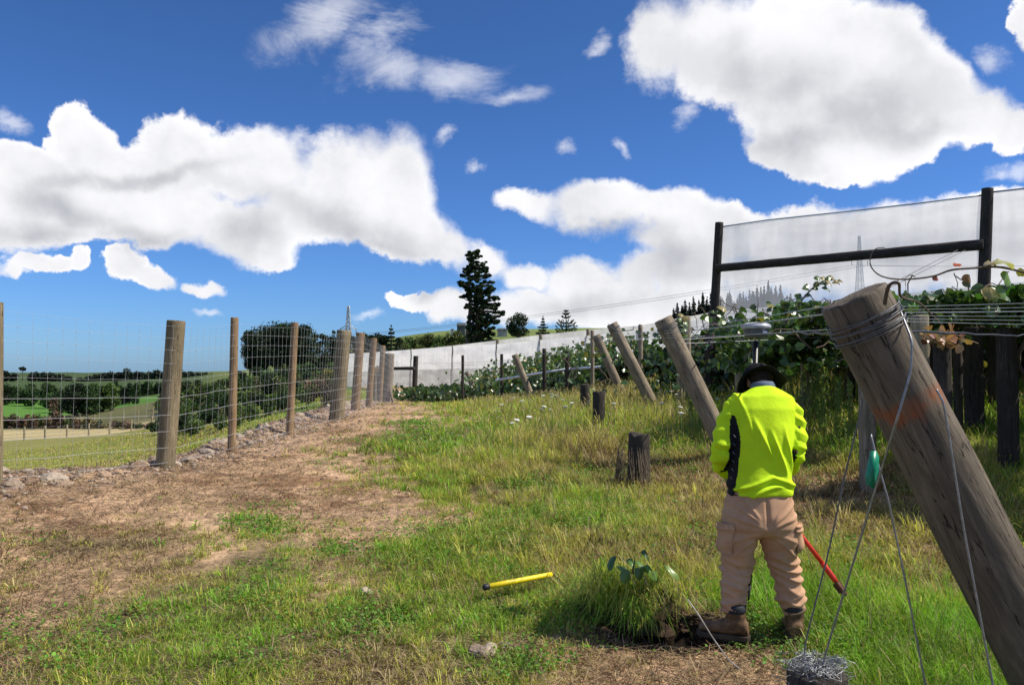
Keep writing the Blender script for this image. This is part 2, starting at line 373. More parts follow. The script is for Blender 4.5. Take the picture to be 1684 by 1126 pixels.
def cover(x, y, z):
    """grass cover, dryness and height of the ground at a place"""
    px, py = proj(x, y, z); w = (vnoise(x, y, 1.3, 3, .5, 3)-.5)
    px2 = px+w*90; py2 = py+(vnoise(x, y, 1.3, 3, .5, 4)-.5)*40
    d = x-edge_x(y); out = d < -.25
    den = np.where(out, .95, grid(DEN, px2, py2)); dry = np.where(out, .5, grid(DRY, px2, py2)); hg = np.where(out, .12, grid(HGT, px2, py2))
    den = den*(1-ss(1.3, .9, np.hypot((x-HOLE.x)/.42, (y-HOLE.y)/.28)))
    return den, dry, hg, out
# ground: one sheet out to the horizon
az_ = np.concatenate([np.linspace(-180, -48, 45)[:-1], np.linspace(-48, 48, 300), np.linspace(48, 180, 45)[1:-1]]); na = len(az_)
rr = np.concatenate([np.exp(np.linspace(np.log(.6), np.log(3), 20))[:-1], np.exp(np.linspace(np.log(3), np.log(35), 520))[:-1], np.exp(np.linspace(np.log(35), np.log(7000), 190))])
A_, R_ = np.meshgrid(np.radians(az_), rr); X = (R_*np.sin(A_)).ravel(); Y = (R_*np.cos(A_)).ravel(); Z = H(X, Y)
nr = len(rr); i = np.arange(nr-1)[:, None]*na; j = np.arange(na)[None]; j2 = (j+1) % na
q = np.stack([i+j, i+j2, i+na+j2, i+na+j], -1).reshape(-1, 4)
den, dry, hg, out = cover(X, Y, Z)
n1 = vnoise(X, Y, 1.1, 5, .6, 1); n2 = vnoise(X, Y, 6, 4, .65, 6); n3 = vnoise(X, Y, .35, 4, .55, 8)
def C(*a): return np.array(a)[None]
dirt = C(.46,.305,.185)*(.45+1.05*n2[:, None])
dirt = dirt*(1-C(.45,.52,.56)*ss(.47, .60, n1)[:, None]*ss(.25, .6, vnoise(X, Y, 3.1, 4, .65, 15))[:, None])
dirt = dirt*(1-ss(.55, .72, vnoise(X, Y, 14, 3, .6, 9))[:, None]*.38)
strip = ss(.7, .3, np.abs(X-edge_x(Y)-.6))[:, None]
dirt = dirt*(1-.3*strip)+C(.36,.26,.19)*.3*strip*(.5+n2[:, None])
th = C(.085,.085,.035)*(1-dry[:, None])+C(.22,.15,.085)*dry[:, None]
th = th*(.6+.8*n2[:, None])
k = ss(.25, .75, den+(n1-.5)*.9)[:, None]
colr = dirt*(1-k)+th*k
hd = np.hypot((X-HOLE.x)/.45, (Y-HOLE.y)/.30); kk = ss(1.25, .7, hd+(n2-.5)*.4)[:, None]; colr = colr*(1-kk)+C(.028,.019,.013)*kk
# beyond the fence: paddocks, scrub and hills
Rr = np.hypot(X, Y); fn = vnoise(X, Y, .09, 4, .6, 11)
o1 = C(.19,.20,.06)*(.65+.6*fn[:, None])+C(.10,.03,.01)*n3[:, None]*.6
emb = C(.10,.17,.035)*(.6+.8*n3[:, None])
leftk = ss(-.30, -.42, X/np.maximum(Y, 1))[:, None]; scrk = ss(-.40, -.46, X/np.maximum(Y, 1))[:, None]
oc = emb*(1-leftk)+o1*leftk
yy = Y+8*(fn-.5)-(X/np.maximum(Y,1)+.5)*20
for lo, hi, cc_ in ((78, 96, (.40,.33,.17)), (96, 122, (.13,.13,.055)), (122, 290, (.085,.19,.03)), (290, 9e9, (.055,.085,.03))):
    kq = (ss(lo-3, lo+1, yy)*ss(hi+3, hi-1, yy) if hi < 1e9 else ss(lo-3, lo+1, yy))[:, None]*(scrk if lo in (78, 96) else leftk)
    oc = oc*(1-kq)+np.array(cc_)[None]*(.75+.5*fn[:, None])*kq
hillk = ss(150, 260, Rr)[:, None]*(1-leftk); oc = oc*(1-hillk)+C(.15,.19,.055)*(.6+.8*vnoise(X, Y, .02, 5, .6, 12)[:, None])*hillk
ok = ss(-.3, -.7, X-edge_x(Y))[:, None]; ok = np.maximum(ok, ss(70, 110, Rr)[:, None])
colr = colr*(1-ok)+oc*ok
mb = MB(); mb.add(np.stack([X, Y, Z], -1), q, np.clip(colr, .005, .8)); mb.add([[0,0,0]], np.zeros((0, 3), int))
cen = len(X); mb.f.append(np.stack([np.full(na, cen), np.arange(na), (np.arange(na)+1) % na], -1)[:, [0, 2, 1]]); mb.m.append(np.zeros(na, np.int32))
m, b, p = mat('ground', .95, .12); at = b.n('ShaderNodeAttribute', attribute_name='tint').outputs['Color']; co = b.n('ShaderNodeTexCoord').outputs['Object']
g1 = b.noise(co, 28, 7, .68); g2 = b.noise(co, 3.3, 6, .62)
vo = b.n('ShaderNodeTexVoronoi'); b.L.new(co, vo.inputs['Vector']); vo.inputs['Scale'].default_value = 22
kk = b.m('MULTIPLY', b.mr(g1, .3, .72, .6, 1.42), b.mr(g2, .3, .7, .8, 1.2))
b.L.new(b.v('SCALE', at, kk), p.inputs['Base Color']); bump(b, p, b.m('ADD', g1, b.m('MULTIPLY', vo.outputs[0], .5)), .8, .02)
props(mb.build('ground', m, attr=True), kind='structure')
# ------------------------------------------------------------------ posts
def post(name, base, top, r0, r1, m, parent=None, n=28, square=False, wob=.03, label=None, cat=None, group=None, chop=.0):
    """a round (or sawn) timber post from base to top, its mesh along its own z axis"""
    base = Vector(base); top = Vector(top); ax = top-base; L = ax.length; rings = max(6, int(L/.12))
    sd = random.random()*99; v = []
    ts = [0]+[L*(k+1)/rings for k in range(rings)]
    ch = min(.012, r1*.15)
    prof = [(t, r0+(r1-r0)*t/L) for t in ts[:-1]]+[(L-ch, r1), (L-ch*.3, r1*.97), (L, r1*.90), (L+.001, r1*.5)]
    for t, r in prof:
        for k in range(n):
            a = k*2*math.pi/n
            if square:
                c_, s_ = math.cos(a), math.sin(a); rad = r*min(1.32, 1/max(abs(c_), abs(s_)))
            else: rad = r
            w = 1+wob*(mnoise.noise((math.cos(a)*1.3+sd, math.sin(a)*1.3, t*2.2))+.5*mnoise.noise((math.cos(a)*4+sd, math.sin(a)*4, t*1.1)))
            zz = t+(mnoise.noise((math.cos(a)*2+sd, math.sin(a)*2, 3))*chop if t > L-.05 else 0)
            v.append((rad*w*math.cos(a), rad*w*math.sin(a), zz))
    k = len(prof); i = np.arange(k-1)[:, None]*n; j = np.arange(n)[None]; j2 = (j+1) % n
    mb = MB(); mb.add(v, np.stack([i+j, i+j2, i+n+j2, i+n+j], -1).reshape(-1, 4))
    mb.f.append(np.arange(n)[None]+(k-1)*n); mb.m.append(np.zeros(1, np.int32))
    o = mb.build(name, m); o.parent = parent
    org = WL[parent.name] if parent is not None else Vector((0,0,0))
    q = ax.to_track_quat('Z', 'Y'); o.rotation_mode = 'QUATERNION'; o.rotation_quaternion = q; o.location = base-org; WL[o.name] = base
    if label: props(o, label, cat, group)
    return o
def G(px, py, Y, dz=-.25):
    """a point on the ground below a photo position Y metres ahead"""
    p = P(px, py, Y); return Vector((p.x, p.y, hz(p.x, p.y)+dz))
# --- deer fence on the left
FP = [(-7,497,795,8.1,.07,'pineg'),(290,527,770,10,.112,'pineg'),(386,522,737,11.3,.056,'pine'),(485,530,712,13.4,.062,'pine'),(566,543,690,16.5,.15,'pineg'),(593,547,673,19.3,.105,'pine'),(615,556,668,22,.09,'pine'),
      (630,568,662,26,.085,'pine'),(641,581,664,29.3,.18,'grey')]
FB = [-9,272,381,476,553,584,606,624,636]
fe = empty('deer_fence', G(272,770,10,0), 'tall wire mesh deer fence on round posts along the rocky edge of the dirt track', 'fence')
lines = []
for (tx, ty, by, Yp, r, mk), bx in zip(FP, FB):
    b0 = P(bx, by, Yp); g = hz(b0.x, b0.y); t0 = P(tx, ty, Yp)
    ax = (t0-Vector((b0.x, b0.y, g))); 
    o = post('post', Vector((b0.x, b0.y, g))-ax*.12, t0, r*1.05, r, M[mk], fe)
    if r > .1: o['label'] = 'thick round fence post'
    lines.append((Vector((b0.x, b0.y, g)), t0, r))
e0 = lines[0]; lines.insert(0, (Vector((-6.6, 5.0, hz(-6.6, 5.0))), Vector((-6.5, 5.0, hz(-6.6, 5.0)+1.95)), .07))
for (x, y) in ((-5.6, 34), (-6.8, 39)):
    g = hz(x, y); post('post', (x, y, g-.2), (x+.08, y, g+1.9), .08, .075, M['pine'], fe); lines.append((Vector((x, y, g)), Vector((x+.08, y, g+1.9)), .08))
mb = MB(); hs = [.03,.13,.24,.35,.47,.585,.70,.79,.87,.955]
for a, b_ in zip(lines[:-1], lines[1:]):
    n = 9; D = (b_[0]-a[0]).length; rw = .0019+.00006*a[0].y
    sgn = Vector((1, 0, 0))
    def pt(u, h):
        ba = a[0]+sgn*a[2]*1.02; bb = b_[0]+sgn*b_[2]*1.02; ta = a[1]+sgn*a[2]*1.02; tb = b_[1]+sgn*b_[2]*1.02
        lo = ba.lerp(bb, u); hi = ta.lerp(tb, u); lo.z = max(lo.z, hz(lo.x, lo.y)) if h < .05 else lo.z
        q = lo.lerp(hi, h); q.z -= .03*math.sin(math.pi*u)*(h > .9)
        return q
    for h in hs:
        mb.tube([pt(k/n, h)+Vector((0, 0, mnoise.noise((k*1.7, h*9, D))*.012)) for k in range(n+1)], rw*.85 if h < .5 else rw*.42, 5, False)
    ns = max(2, int(D/.15))
    for k in range(1, ns):
        ptsv = [pt(k/ns, h)+Vector((mnoise.noise((k*3.1, h*5, D))*.012, 0, 0)) for h in hs]
        mb.tube(ptsv, rw*.5, 4, False)
        for q in ptsv[5:9]: mb.tube([q-Vector((0,0,.010)), q+Vector((0,0,.010))], rw*1.1, 5)
mb.build('wire_mesh', M['fwire'], fe)
# brace of the strainer at the end of the fence
post('brace', G(649, 668, 29.0, -.1), P(640, 636, 29.2), .05, .05, M['grey'], fe)
# two low posts just behind the fence
for px, py, t, Y_ in ((617,660,603,34),(623,660,612,36)):
    post('old_fence_post', G(px, py, Y_), P(px, t, Y_), .09, .085, M['grey'], label='short grey post in the gap between the last posts of the deer fence', cat='post', group='short grey posts behind the fence')
# --- leaning end posts of the vine rows
def wires_round(o, L, r, zs, rw, m, name='wire_wrap'):
    mb = MB()
    for k, z in enumerate(zs):
        tl = random.uniform(-.12, .12); ph = random.random()*6
        mb.tube([(1.03*(r+rw)*math.cos(a), 1.03*(r+rw)*math.sin(a), z+tl*r*math.cos(a-ph)) for a in np.linspace(0, 2*math.pi, 33)], rw, 5, False)
    w = mb.build(name, m); w.parent = o; return w
LP = [((1402,487),(1826,1316),2.86,.126,'big','thick weathered post leaning close by, with a rusty band and wire wrapped round its head'),
 ((1090,524),(1209,757),10.3,.128,'grey','grey leaning post directly beside the worker in the yellow shirt'),
 ((1006,532),(1082,674),16.8,.125,'grey','slim grey leaning post, second beyond the worker'),
 ((980,551),(1028,655),22.8,.125,'grey','grey leaning post with a bent wire loop at its head, third beyond the worker'),
 ((846,583),(880,660),30,.125,'grey','grey leaning post standing alone before the white netting and silver pipe'),
 ((768,612),(789,660),45,.14,'grey','farthest and smallest leaning post at the end of the vine rows')]
lean = []
for (t, b_, Yp, r, mk, lab) in LP:
    bp = P(*b_, Yp); tp = P(*t, Yp)
    if Yp > 5: g = hz(bp.x, bp.y); bp.z = min(bp.z, g-.1)
    ax = (tp-bp).normalized()
    o = post('leaning_post', bp-ax*.25, tp, r*1.04, r*.97, M[mk], n=56 if Yp < 4 else 26, wob=.035, label=lab, cat='post', group='leaning end posts of the vine rows', chop=.01)
    L = (tp-bp).length+.25; lean.append((bp, tp, ax))
    if Yp < 4: wires_round(o, L, r, [L-.078-.009*k+random.uniform(-.004,.004) for k in range(9)], .0019, M['dwire'])
    elif Yp < 25: wires_round(o, L, r, [L-.1-.02*k for k in range(4)], .004, M['dwire'])
# short posts (old stubs)
post('stub_post', G(1050,797,9.3), P(1051,714,9.3), .135, .13, M['stump'], chop=.07, wob=.10, label='old dark stub post with split top in the grass, left of the worker', cat='stub', group='old stub posts')
post('stub_post', G(985,672,14), P(985,644,14), .115, .11, M['stump'], chop=.04, wob=.1, label='low dark stub post half hidden in tall grass', cat='stub', group='old stub posts')
post('stub_post', G(962,656,18), P(962,632,18), .11, .11, M['stump'], chop=.03, wob=.1, label='smallest and farthest stub post, barely above the grass', cat='stub', group='old stub posts')
SB = P(1343, 1103, 3.3)
st = post('stub_post', (SB.x, SB.y, -.25), (SB.x, SB.y, SB.z), .125, .12, M['stump'], chop=.01, wob=.04, label='stub post topped with a tangle of loose wire, at the lower edge beside the worker', cat='stub', group='old stub posts')
mb = MB()
for k in range(150):
    a = random.random()*6.28; rr_ = random.uniform(.03, .125); pts = []; c_ = Vector((SB.x, SB.y, SB.z+random.uniform(.0, .045))); d = random.uniform(.25, 1.6)
    for u in range(7):
        aa = a+d*u/6; w = rr_+.02*math.sin(u*2+k)
        pts.append(c_+Vector((w*math.cos(aa), w*math.sin(aa)*.9, .012*math.sin(u*1.7+k*2.1)+.006*math.cos(3*aa))))
    mb.tube(pts, .0013, 4)
for k in range(34):
    a = random.random()*6.28; q = Vector((SB.x+.13*math.cos(a), SB.y+.13*math.sin(a), SB.z+random.uniform(-.07, .04)))
    mb.tube([q, q+Vector((random.uniform(-.05,.05), random.uniform(-.05,.05), random.uniform(-.03,.02))), q+Vector((random.uniform(-.07,.07), random.uniform(-.05,.05), random.uniform(-.05,.01)))], .0012, 4)
props(mb.build('wire_tangle', M['wire']), 'tangled nest of loose galvanised wire lying on the stub post', 'wire')
# guy wires
def wirething(name, pts, r, m, lab, cat='wire', group=None, n=12, sag=0):
    p = [Vector(q) for q in pts]; out_ = []
    for a, b_ in zip(p[:-1], p[1:]):
        for k in range(n): u = k/n; q = a.lerp(b_, u); q.z -= sag*4*u*(1-u)*(b_-a).length; out_.append(q)
    out_.append(p[-1])
    sm = [np.mean([tuple(out_[min(max(k+d, 0), len(out_)-1)]) for d in (-2,-1,0,1,2)], axis=0) if 0 < k < len(out_)-1 else tuple(out_[k]) for k in range(len(out_))]
    mb = MB(); mb.tube(sm, r, 6); return props(mb.build(name, m), lab, cat, group)
wirething('guy_wire', [P(1478,505,2.8), P(1500,560,2.69), P(1498,610,2.69), P(1475,690,2.70), P(1449,774,2.88), P(1357,1075,3.25), SB+Vector((.02,0,-.02))], .0042, M['wire'], 'bright stay wire curling off the near leaning post down to the wire tangle', group='stay wires of the near post')
wirething('guy_wire', [P(1540,640,2.72), P(1552,662,2.71), P(1585,871,2.72), P(1633,1126,2.72), P(1655,1240,2.72)], .0042, M['wire'], 'stay wire hanging from the rusty band down the near leaning post', group='stay wires of the near post')
wirething('guy_wire', [P(1432,714,3.1), P(1446,770,3.05), P(1461,822,3.02), P(1490,960,3.0), P(1522,1126,3.0), P(1540,1230,3.0)], .004, M['wire'], 'stay wire running down to the right from the green tag', group='stay wires of the near post')
wirething('guy_wire', [P(1412,630,3.2), P(1420,662,3.2), P(1391,774,3.25), P(1362,910,3.3), P(1323,1060,3.35), SB+Vector((-.05,0,-.04))], .0038, M['dwire'], 'dark stay wire nearest the worker, ending at the wire tangle', group='stay wires of the near post')
# green tag
mb = MB(); tag = [(1432,742),(1441,741),(1446,752),(1445,775),(1441,790),(1437,804),(1425,796),(1424,782),(1428,762)]
fr = [P(x, y, 3.02) for x, y in tag]; n = len(tag); bk = [q+Vector((0, .006, 0)) for q in fr]
c0 = P(1436, 772, 3.005); vv = [tuple(q) for q in fr+bk]+[tuple(c0), tuple(c0+Vector((0,.03,0)))]
mb.add(vv, [np.array([[i, (i+1) % n, 2*n] for i in range(n)]+[[n+(i+1) % n, n+i, 2*n+1] for i in range(n)]), np.array([[i, n+i, n+(i+1) % n, (i+1) % n] for i in range(n)])])
props(mb.build('plastic_tag', simple('green_plastic', (.01,.26,.16), .35, .5, 0, 60, .2)), 'crumpled green plastic tag hanging on the crossing stay wires', 'tag')
# long trellis wires between leaning heads and out to the right over the vines
tr = empty('trellis_wires', lean[0][1], 'horizontal trellis wires and black hose strung from the head of the near leaning post', 'wire')
mb = MB(); mh = MB()
def sagline(mb_, a, b_, r, sag=.01, n=18, wob=0):
    a = Vector(a); b_ = Vector(b_); D = (b_-a).length
    mb_.tube([a.lerp(b_, k/n)-Vector((0, 0, sag*D*4*(k/n)*(1-k/n)+wob*mnoise.noise((k*.9, D, 1)))) for k in range(n+1)], r, 5, False)
h0 = P(1440, 505, 2.86)
for k, (px, py, Yb, r) in enumerate(((1684,497,4.6,.0012),(1684,506,4.2,.001),(1684,513,5.2,.0022),(1684,524,4.4,.001),(1684,533,3.9,.001),(1684,541,4.1,.0012))):
    a = P(1440+k*5, 505+k*4.6, 2.86-.02*k); b_ = P(px+180, py-6, Yb*1.12)
    sagline(mb, a, b_, r, .0015)
for dz, r in ((0,.0035),(.03,.0025),(-.06,.002)):
    sagline(mb, P(1372,515,2.9)+Vector((0,0,dz)), P(1092,548,10.2)+Vector((0,0,dz)), r, .001)
    sagline(mb, P(1092,546,10.4)+Vector((0,0,dz)), P(1008,548,16.8)+Vector((0,0,dz)), r, .004)
    sagline(mb, P(1008,548,16.9)+Vector((0,0,dz)), P(982,560,22.8)+Vector((0,0,dz)), r*1.3, .006)
for a, b_ in (((1092,560,10.4),(1700,516,16)),((1092,566,10.4),(1500,545,13)),((1006,560,16.8),(1500,530,24)),((980,565,22.8),(1180,535,30)),((848,592,30),(1055,560,32)),((848,596,30),(762,600,33)),((848,592,30),(684,597,48)),((982,563,23),(850,590,30)),((849,590,30),(770,618,45))):
    sagline(mb, P(*a), P(*b_), .0035+.00012*a[2], .003)
sagline(mh, P(1385,547,2.95), P(1247,549,7), .006, .0, 18, .02); sagline(mh, P(1247,549,7), P(1165,560,11), .008, .01, 18, .02); sagline(mh, P(1165,560,11), P(1120,590,13), .012, .02)
sagline(mh, P(1490,545,3.0), P(1720,552,4.5), .005, .002, 18, .01)
mb.build('wire_strand', M['wire'], tr); mh.build('hose', M['hose'], tr)
for (pts, lab) in ((((1000,533,16.5),(1015,545,16.3),(1040,543,16),(1043,537,16)), 'wire loop springing from the slim leaning post behind the worker'),):
    wirething('bent_wire', [P(*q) for q in pts], .008, M['dwire'], lab)
# pipes
for a, b_, lab in (((816,625,31),(931,607,29),'silver irrigation pipe, left length, lying on low posts before the netting'),((936,607,27),(992,603,26),'shorter silver irrigation pipe, nearer the leaning posts')):
    mb = MB(); mb.tube([P(*a), P(*b_)], .045, 10); A_2, B_2 = P(*a), P(*b_)
    root = mb.build('irrigation_pipe', M['pipe']); props(root, lab, 'pipe', 'silver irrigation pipes')
    mb = MB(); mb.tube([A_2.lerp(B_2, .0)-(B_2-A_2)*.002, A_2.lerp(B_2, .03)], .06, 10); mb.build('collar', M['pipe'], root)
# upright pergola posts
UP = [(761,584,628,40,.075,'dark','p'),(825,582,622,36,.075,'dark','p'),(895,573,642,28,.075,'dark','p'),(933,577,640,27,.085,'dark','p'),(974,543,605,24,.06,'grey','p'),(1053,537,610,23,.07,'grey','p'),(1124,520,610,17,.14,'lumber','g'),
 (1167,547,620,17,.11,'dark','p'),(1215,548,612,15.5,.075,'lumber','s'),(1273,552,625,14.5,.075,'lumber','s'),(1323,551,635,13.5,.062,'lumber','s'),(1424,520,803,8.5,.072,'grey','n'),(1512,518,690,8.2,.072,'lumber','m'),(1549,562,735,7.6,.085,'stump','c'),
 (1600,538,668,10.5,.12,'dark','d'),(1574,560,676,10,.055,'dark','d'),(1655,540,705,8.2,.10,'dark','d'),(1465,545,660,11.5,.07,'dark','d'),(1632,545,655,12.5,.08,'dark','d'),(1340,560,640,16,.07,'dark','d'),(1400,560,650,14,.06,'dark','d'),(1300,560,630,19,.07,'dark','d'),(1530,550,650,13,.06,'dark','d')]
ULAB = {'g':'broad pale upright post wrapped in vine leaves beyond the leaning post beside the worker','n':'pale sawn post showing left of the near leaning post, by the green tag','m':'pale sawn post just right of the near leaning post head','c':'brown post topped with curled dry leaves under the vines'}
SLAB = ['first pale timber batten left of the survey receiver under the vines','pale timber batten just right of the worker in the black hat, under the vines','thin pale timber batten halfway between the worker and the near leaning post']
si = 0
PL = ['thin dark post farthest left before the white netting','thin dark post left of the lone leaning post','dark post rising behind the left silver pipe','dark stout post where the two silver pipes meet','tall thin grey post behind the wire loop post','thin grey post before the white netting, between two leaning posts','dark round post below the left end of the netting frame']; pi_ = 0
for px, t, bb, Y_, r, mk, kd in UP:
    if kd == 's': lab = SLAB[si]; si += 1
    elif kd == 'p': lab = PL[pi_]; pi_ += 1
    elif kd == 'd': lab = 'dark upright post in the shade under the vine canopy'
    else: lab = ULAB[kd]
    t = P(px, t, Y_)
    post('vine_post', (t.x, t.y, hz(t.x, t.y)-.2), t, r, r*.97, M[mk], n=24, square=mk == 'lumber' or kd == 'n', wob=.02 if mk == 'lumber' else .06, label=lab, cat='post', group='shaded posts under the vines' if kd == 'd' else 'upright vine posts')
# --- windbreak nets
def netmat(name, c, tr_):
    m, b, p = mat(name, .9, .05); nt_ = b.nt
    co = b.n('ShaderNodeTexCoord').outputs['Object']
    nz = b.m('ADD', b.m('MULTIPLY', b.noise(b.mapping(co, sc=(.4, .4, 1.6)), 1.2, 5, .6), .6), b.m('MULTIPLY', b.noise(b.mapping(co, sc=(2.2, 2.2, .25)), 1.5, 4, .6), .4))
    cc_ = b.v('SCALE', tuple(c), b.mr(nz, .35, .65, .80, 1.06)); b.L.new(cc_, p.inputs['Base Color'])  # shading of folds and wrinkles put into the net colour as streaks
    t1 = b.n('ShaderNodeBsdfTranslucent'); b.L.new(cc_, t1.inputs[0]); t2 = b.n('ShaderNodeBsdfTransparent')
    m1 = b.n('ShaderNodeMixShader'); m1.inputs[0].default_value = .64; b.L.new(p.outputs[0], m1.inputs[1]); b.L.new(t1.outputs[0], m1.inputs[2])
    m2 = b.n('ShaderNodeMixShader'); b.put(m2.inputs[0], b.mr(nz, .35, .65, tr_*.8, tr_*1.15)); b.L.new(m1.outputs[0], m2.inputs[1]); b.L.new(t2.outputs[0], m2.inputs[2])
    b.L.new(m2.outputs[0], [n for n in b.N if n.type == 'OUTPUT_MATERIAL'][0].inputs[0]); return m
M['net'] = netmat('sheer_white_net', (.95,.94,.93), .54); M['net2'] = netmat('white_net', (.93,.92,.90), .05); M['net3'] = netmat('grey_net', (.80,.79,.74), .08)
def netgrid(top, bot, nu, nv, fold, seed):
    top = [np.array(tuple(q)) for q in top]; bot = [np.array(tuple(q)) for q in bot]
    def along(l, u):
        k = min(int(u*(len(l)-1)), len(l)-2); return l[k]+(l[k+1]-l[k])*(u*(len(l)-1)-k)
    v = []
    for i_ in range(nu+1):
        a, b_ = along(top, i_/nu), along(bot, i_/nu)
        for j_ in range(nv+1):
            w = j_/nv; q = a+(b_-a)*w; L_ = i_/nu*np.linalg.norm(top[-1]-top[0])
            q = q+np.array([.3, 1, 0])*fold*(mnoise.noise((L_*.9+seed, w*1.5, 0))+.6*mnoise.noise((L_*.35+seed, w*4+L_*.2, 5)))*math.sin(math.pi*min(1, w*3+.02))
            v.append(q)
    i_ = np.arange(nu)[:, None]*(nv+1); j_ = np.arange(nv)[None]
    return v, np.stack([i_+j_, i_+j_+nv+1, i_+j_+nv+2, i_+j_+1], -1).reshape(-1, 4)
fr = empty('windbreak_frame', G(1175,615,26,0), 'tall dark timber frame carrying a sheer white windbreak net above the vines', 'windbreak')
fa, fb = P(1183,366,26), P(1624,310,21); fc = P(2100,258,17)
post('post', G(1168,620,26,-.3), fa, .16, .135, M['dark'], fr); post('post', G(1612,640,21,-.3), fb, .165, .145, M['dark'], fr); post('post', G(2095,640,17,-.3), fc, .16, .14, M['dark'], fr)
ra, rb = P(1179,441,25.85), P(1618,402,20.9)
o = post('rail', ra, rb, .13, .15, M['dark'], fr, wob=.06); 
mb = MB(); tp1 = [P(1187,373,26), P(1260,362,25.3), P(1400,347,23.6), P(1520,333,22.2), P(1615,321,21.1)]; tp2 = [P(1630,316,21), P(1850,292,19), P(2092,262,17)]
for t_ in (tp1, tp2): mb.tube(t_, .022, 6)
mq = MB(); sagline(mq, P(1405,502,12), P(1588,411,20.8), .007, .0); sagline(mq, P(1400,500,12), P(1575,411,20.8), .007, .0); mq.build('stay', M['dwire'], fr)
mb.build('rope', M['pipe'], fr)
v_, f_ = netgrid(tp1, [P(1173,610,26), P(1617,640,21)], 60, 30, .09, 1); v2, f2 = netgrid(tp2, [P(1630,640,21), P(2092,660,17)], 40, 30, .09, 2)
mb = MB(); mb.add(v_, f_); mb.add(v2, f2); mb.build('net', M['net'], fr)
# long far wall of netting
w1_ = empty('net_wall', G(683,629,72,0), 'long wall of white windbreak netting on posts behind the vine rows', 'windbreak')
tpx = [(560,582,84),(616,579,78),(677,574.5,71),(745,569,64),(818,566,58),(889,559,54),(967,552,50.5),(1053,543,47),(1118,532,45),(1168,521,43.5),(1330,505,40),(1500,490,37),(1700,470,34)]
bt = [(px, 631 if k < 5 else 634, Y_) for k, (px, _, Y_) in enumerate(tpx)]
v_, f_ = netgrid([P(*q) for q in tpx], [P(a, b_, c_)-Vector((0,0,.3)) for a, b_, c_ in bt], 120, 16, .16, 7); mb = MB(); mb.add(v_, f_); mb.build('net', M['net2'], w1_)
mb = MB(); mid_ = [P(a, c_[1]+(631-c_[1])*.60, a2) for (a, _, a2), c_ in zip(tpx, tpx)]
v_, f_ = netgrid([q+Vector((-.02,-.12,0)) for q in mid_], [P(a, b_, c_)+Vector((-.02,-.12,-.3)) for a, b_, c_ in bt], 120, 6, .14, 7); mb.add(v_, f_); mb.build('lower_net', M['net3'], w1_)
for k, (px, py, Y_) in enumerate(tpx):
    if px in (1168,): continue
    post('post', G(px, 631, Y_+.15), P(px, py-1.5, Y_+.15), .09, .085, M['lumber'], w1_, n=12)
w2_ = empty('net_wall', G(800,600,90,0), 'grey shaded upper netting showing above the long white net wall', 'windbreak')
tp3 = [(720,571,86),(818,559.5,76),(889,550.5,70),(967,542.5,65),(1053,535,60),(1118,523,56),(1168,514,53),(1330,498,48),(1700,462,42)]
v_, f_ = netgrid([P(*q) for q in tp3], [P(a, 600, c_) for a, b_, c_ in tp3], 90, 8, .2, 3); mb = MB(); mb.add(v_, f_); mb.build('net', M['net3'], w2_)  # shade on the rear net put into its greyer colour
for k, (px, py, Y_) in enumerate(tp3): post('post', G(px, 600, Y_-.2), P(px, py-1.5, Y_-.2), .16, .15, M['grey'], w2_, n=10)
ft = empty('rail_frame', G(683,628,60,0), 'low timber frame of one rail and post before the left end of the net wall', 'frame')
post('post', G(681,629,60), P(684,585,60), .2, .19, M['dark'], ft); post('post', G(633,632,62), P(634,586,62), .2, .19, M['dark'], ft)
post('rail', P(632,606,61.7), P(682,605.5,59.7), .13, .13, M['dark'], ft)
# --- pylons and lines
def pylon(px, pyt, pyb, Y_, lab, wk=1., sl=1.):
    t = P(px, pyt, Y_); bz = P(px, pyb, Y_); root = empty('pylon', (t.x, t.y, bz.z), lab, 'pylon', 'transmission pylons'); Hh = t.z-bz.z
    mb = MB(); r = .18*wk
    def hw(u): return Hh*(.085*sl*(1-u)**1.3+.012)
    lv = [0,.16,.3,.42,.52,.61,.69,.76,.83,.90,.96,1.]
    cs = [[(t.x+sx*hw(u), t.y+sy*hw(u), bz.z+Hh*u) for sx, sy in ((-1,-1),(1,-1),(1,1),(-1,1))] for u in lv]
    for k in range(4): mb.tube([c_[k] for c_ in cs], r, 4)
    for a, b_ in zip(cs[:-1], cs[1:]):
        for k in range(4): mb.tube([a[k], b_[(k+1) % 4]], r*.6, 4); mb.tube([a[(k+1) % 4], b_[k]], r*.6, 4); mb.tube([b_[k], b_[(k+1) % 4]], r*.6, 4)
    mb.build('lattice_tower', simple('steel', (.42,.46,.5), .6, .3, .3), root)
    ends = []
    for sx in (-1, 1):
        mb = MB(); u = .70; z = bz.z+Hh*u; e = Vector((t.x+sx*Hh*.105, t.y, z-Hh*.0)); ends.append(e-Vector((0,0,Hh*.09)))
        for sy in (-1, 1): mb.tube([(t.x, t.y+sy*hw(u), z+Hh*.06), e], r*.8, 4); mb.tube([(t.x, t.y+sy*hw(u), z-Hh*.005), e], r*.8, 4)
        mb.build('cross_arm', M['pipe'], root)
        mb = MB(); mb.tube([e, e-Vector((0,0,Hh*.09))], r*1.2, 6); mb.build('insulator', M['dwire'], root)
    return ends+[t]
pa = pylon(573, 503, 628, 430, 'grey lattice pylon standing behind the deer fence', 1.1); pb = pylon(1413, 388, 512, 330, 'faint lattice pylon seen through the sheer net', .7, .55)
pw = MB()
for k in range(2):
    sagline(pw, pa[k], pb[k], .075, .012, 40); sagline(pw, pb[k], pb[k]+Vector((300, -60, 10)), .1, .02, 20)
props(pw.build('power_lines', M['dwire']), 'thin power lines crossing the sky between the two pylons', 'power line')
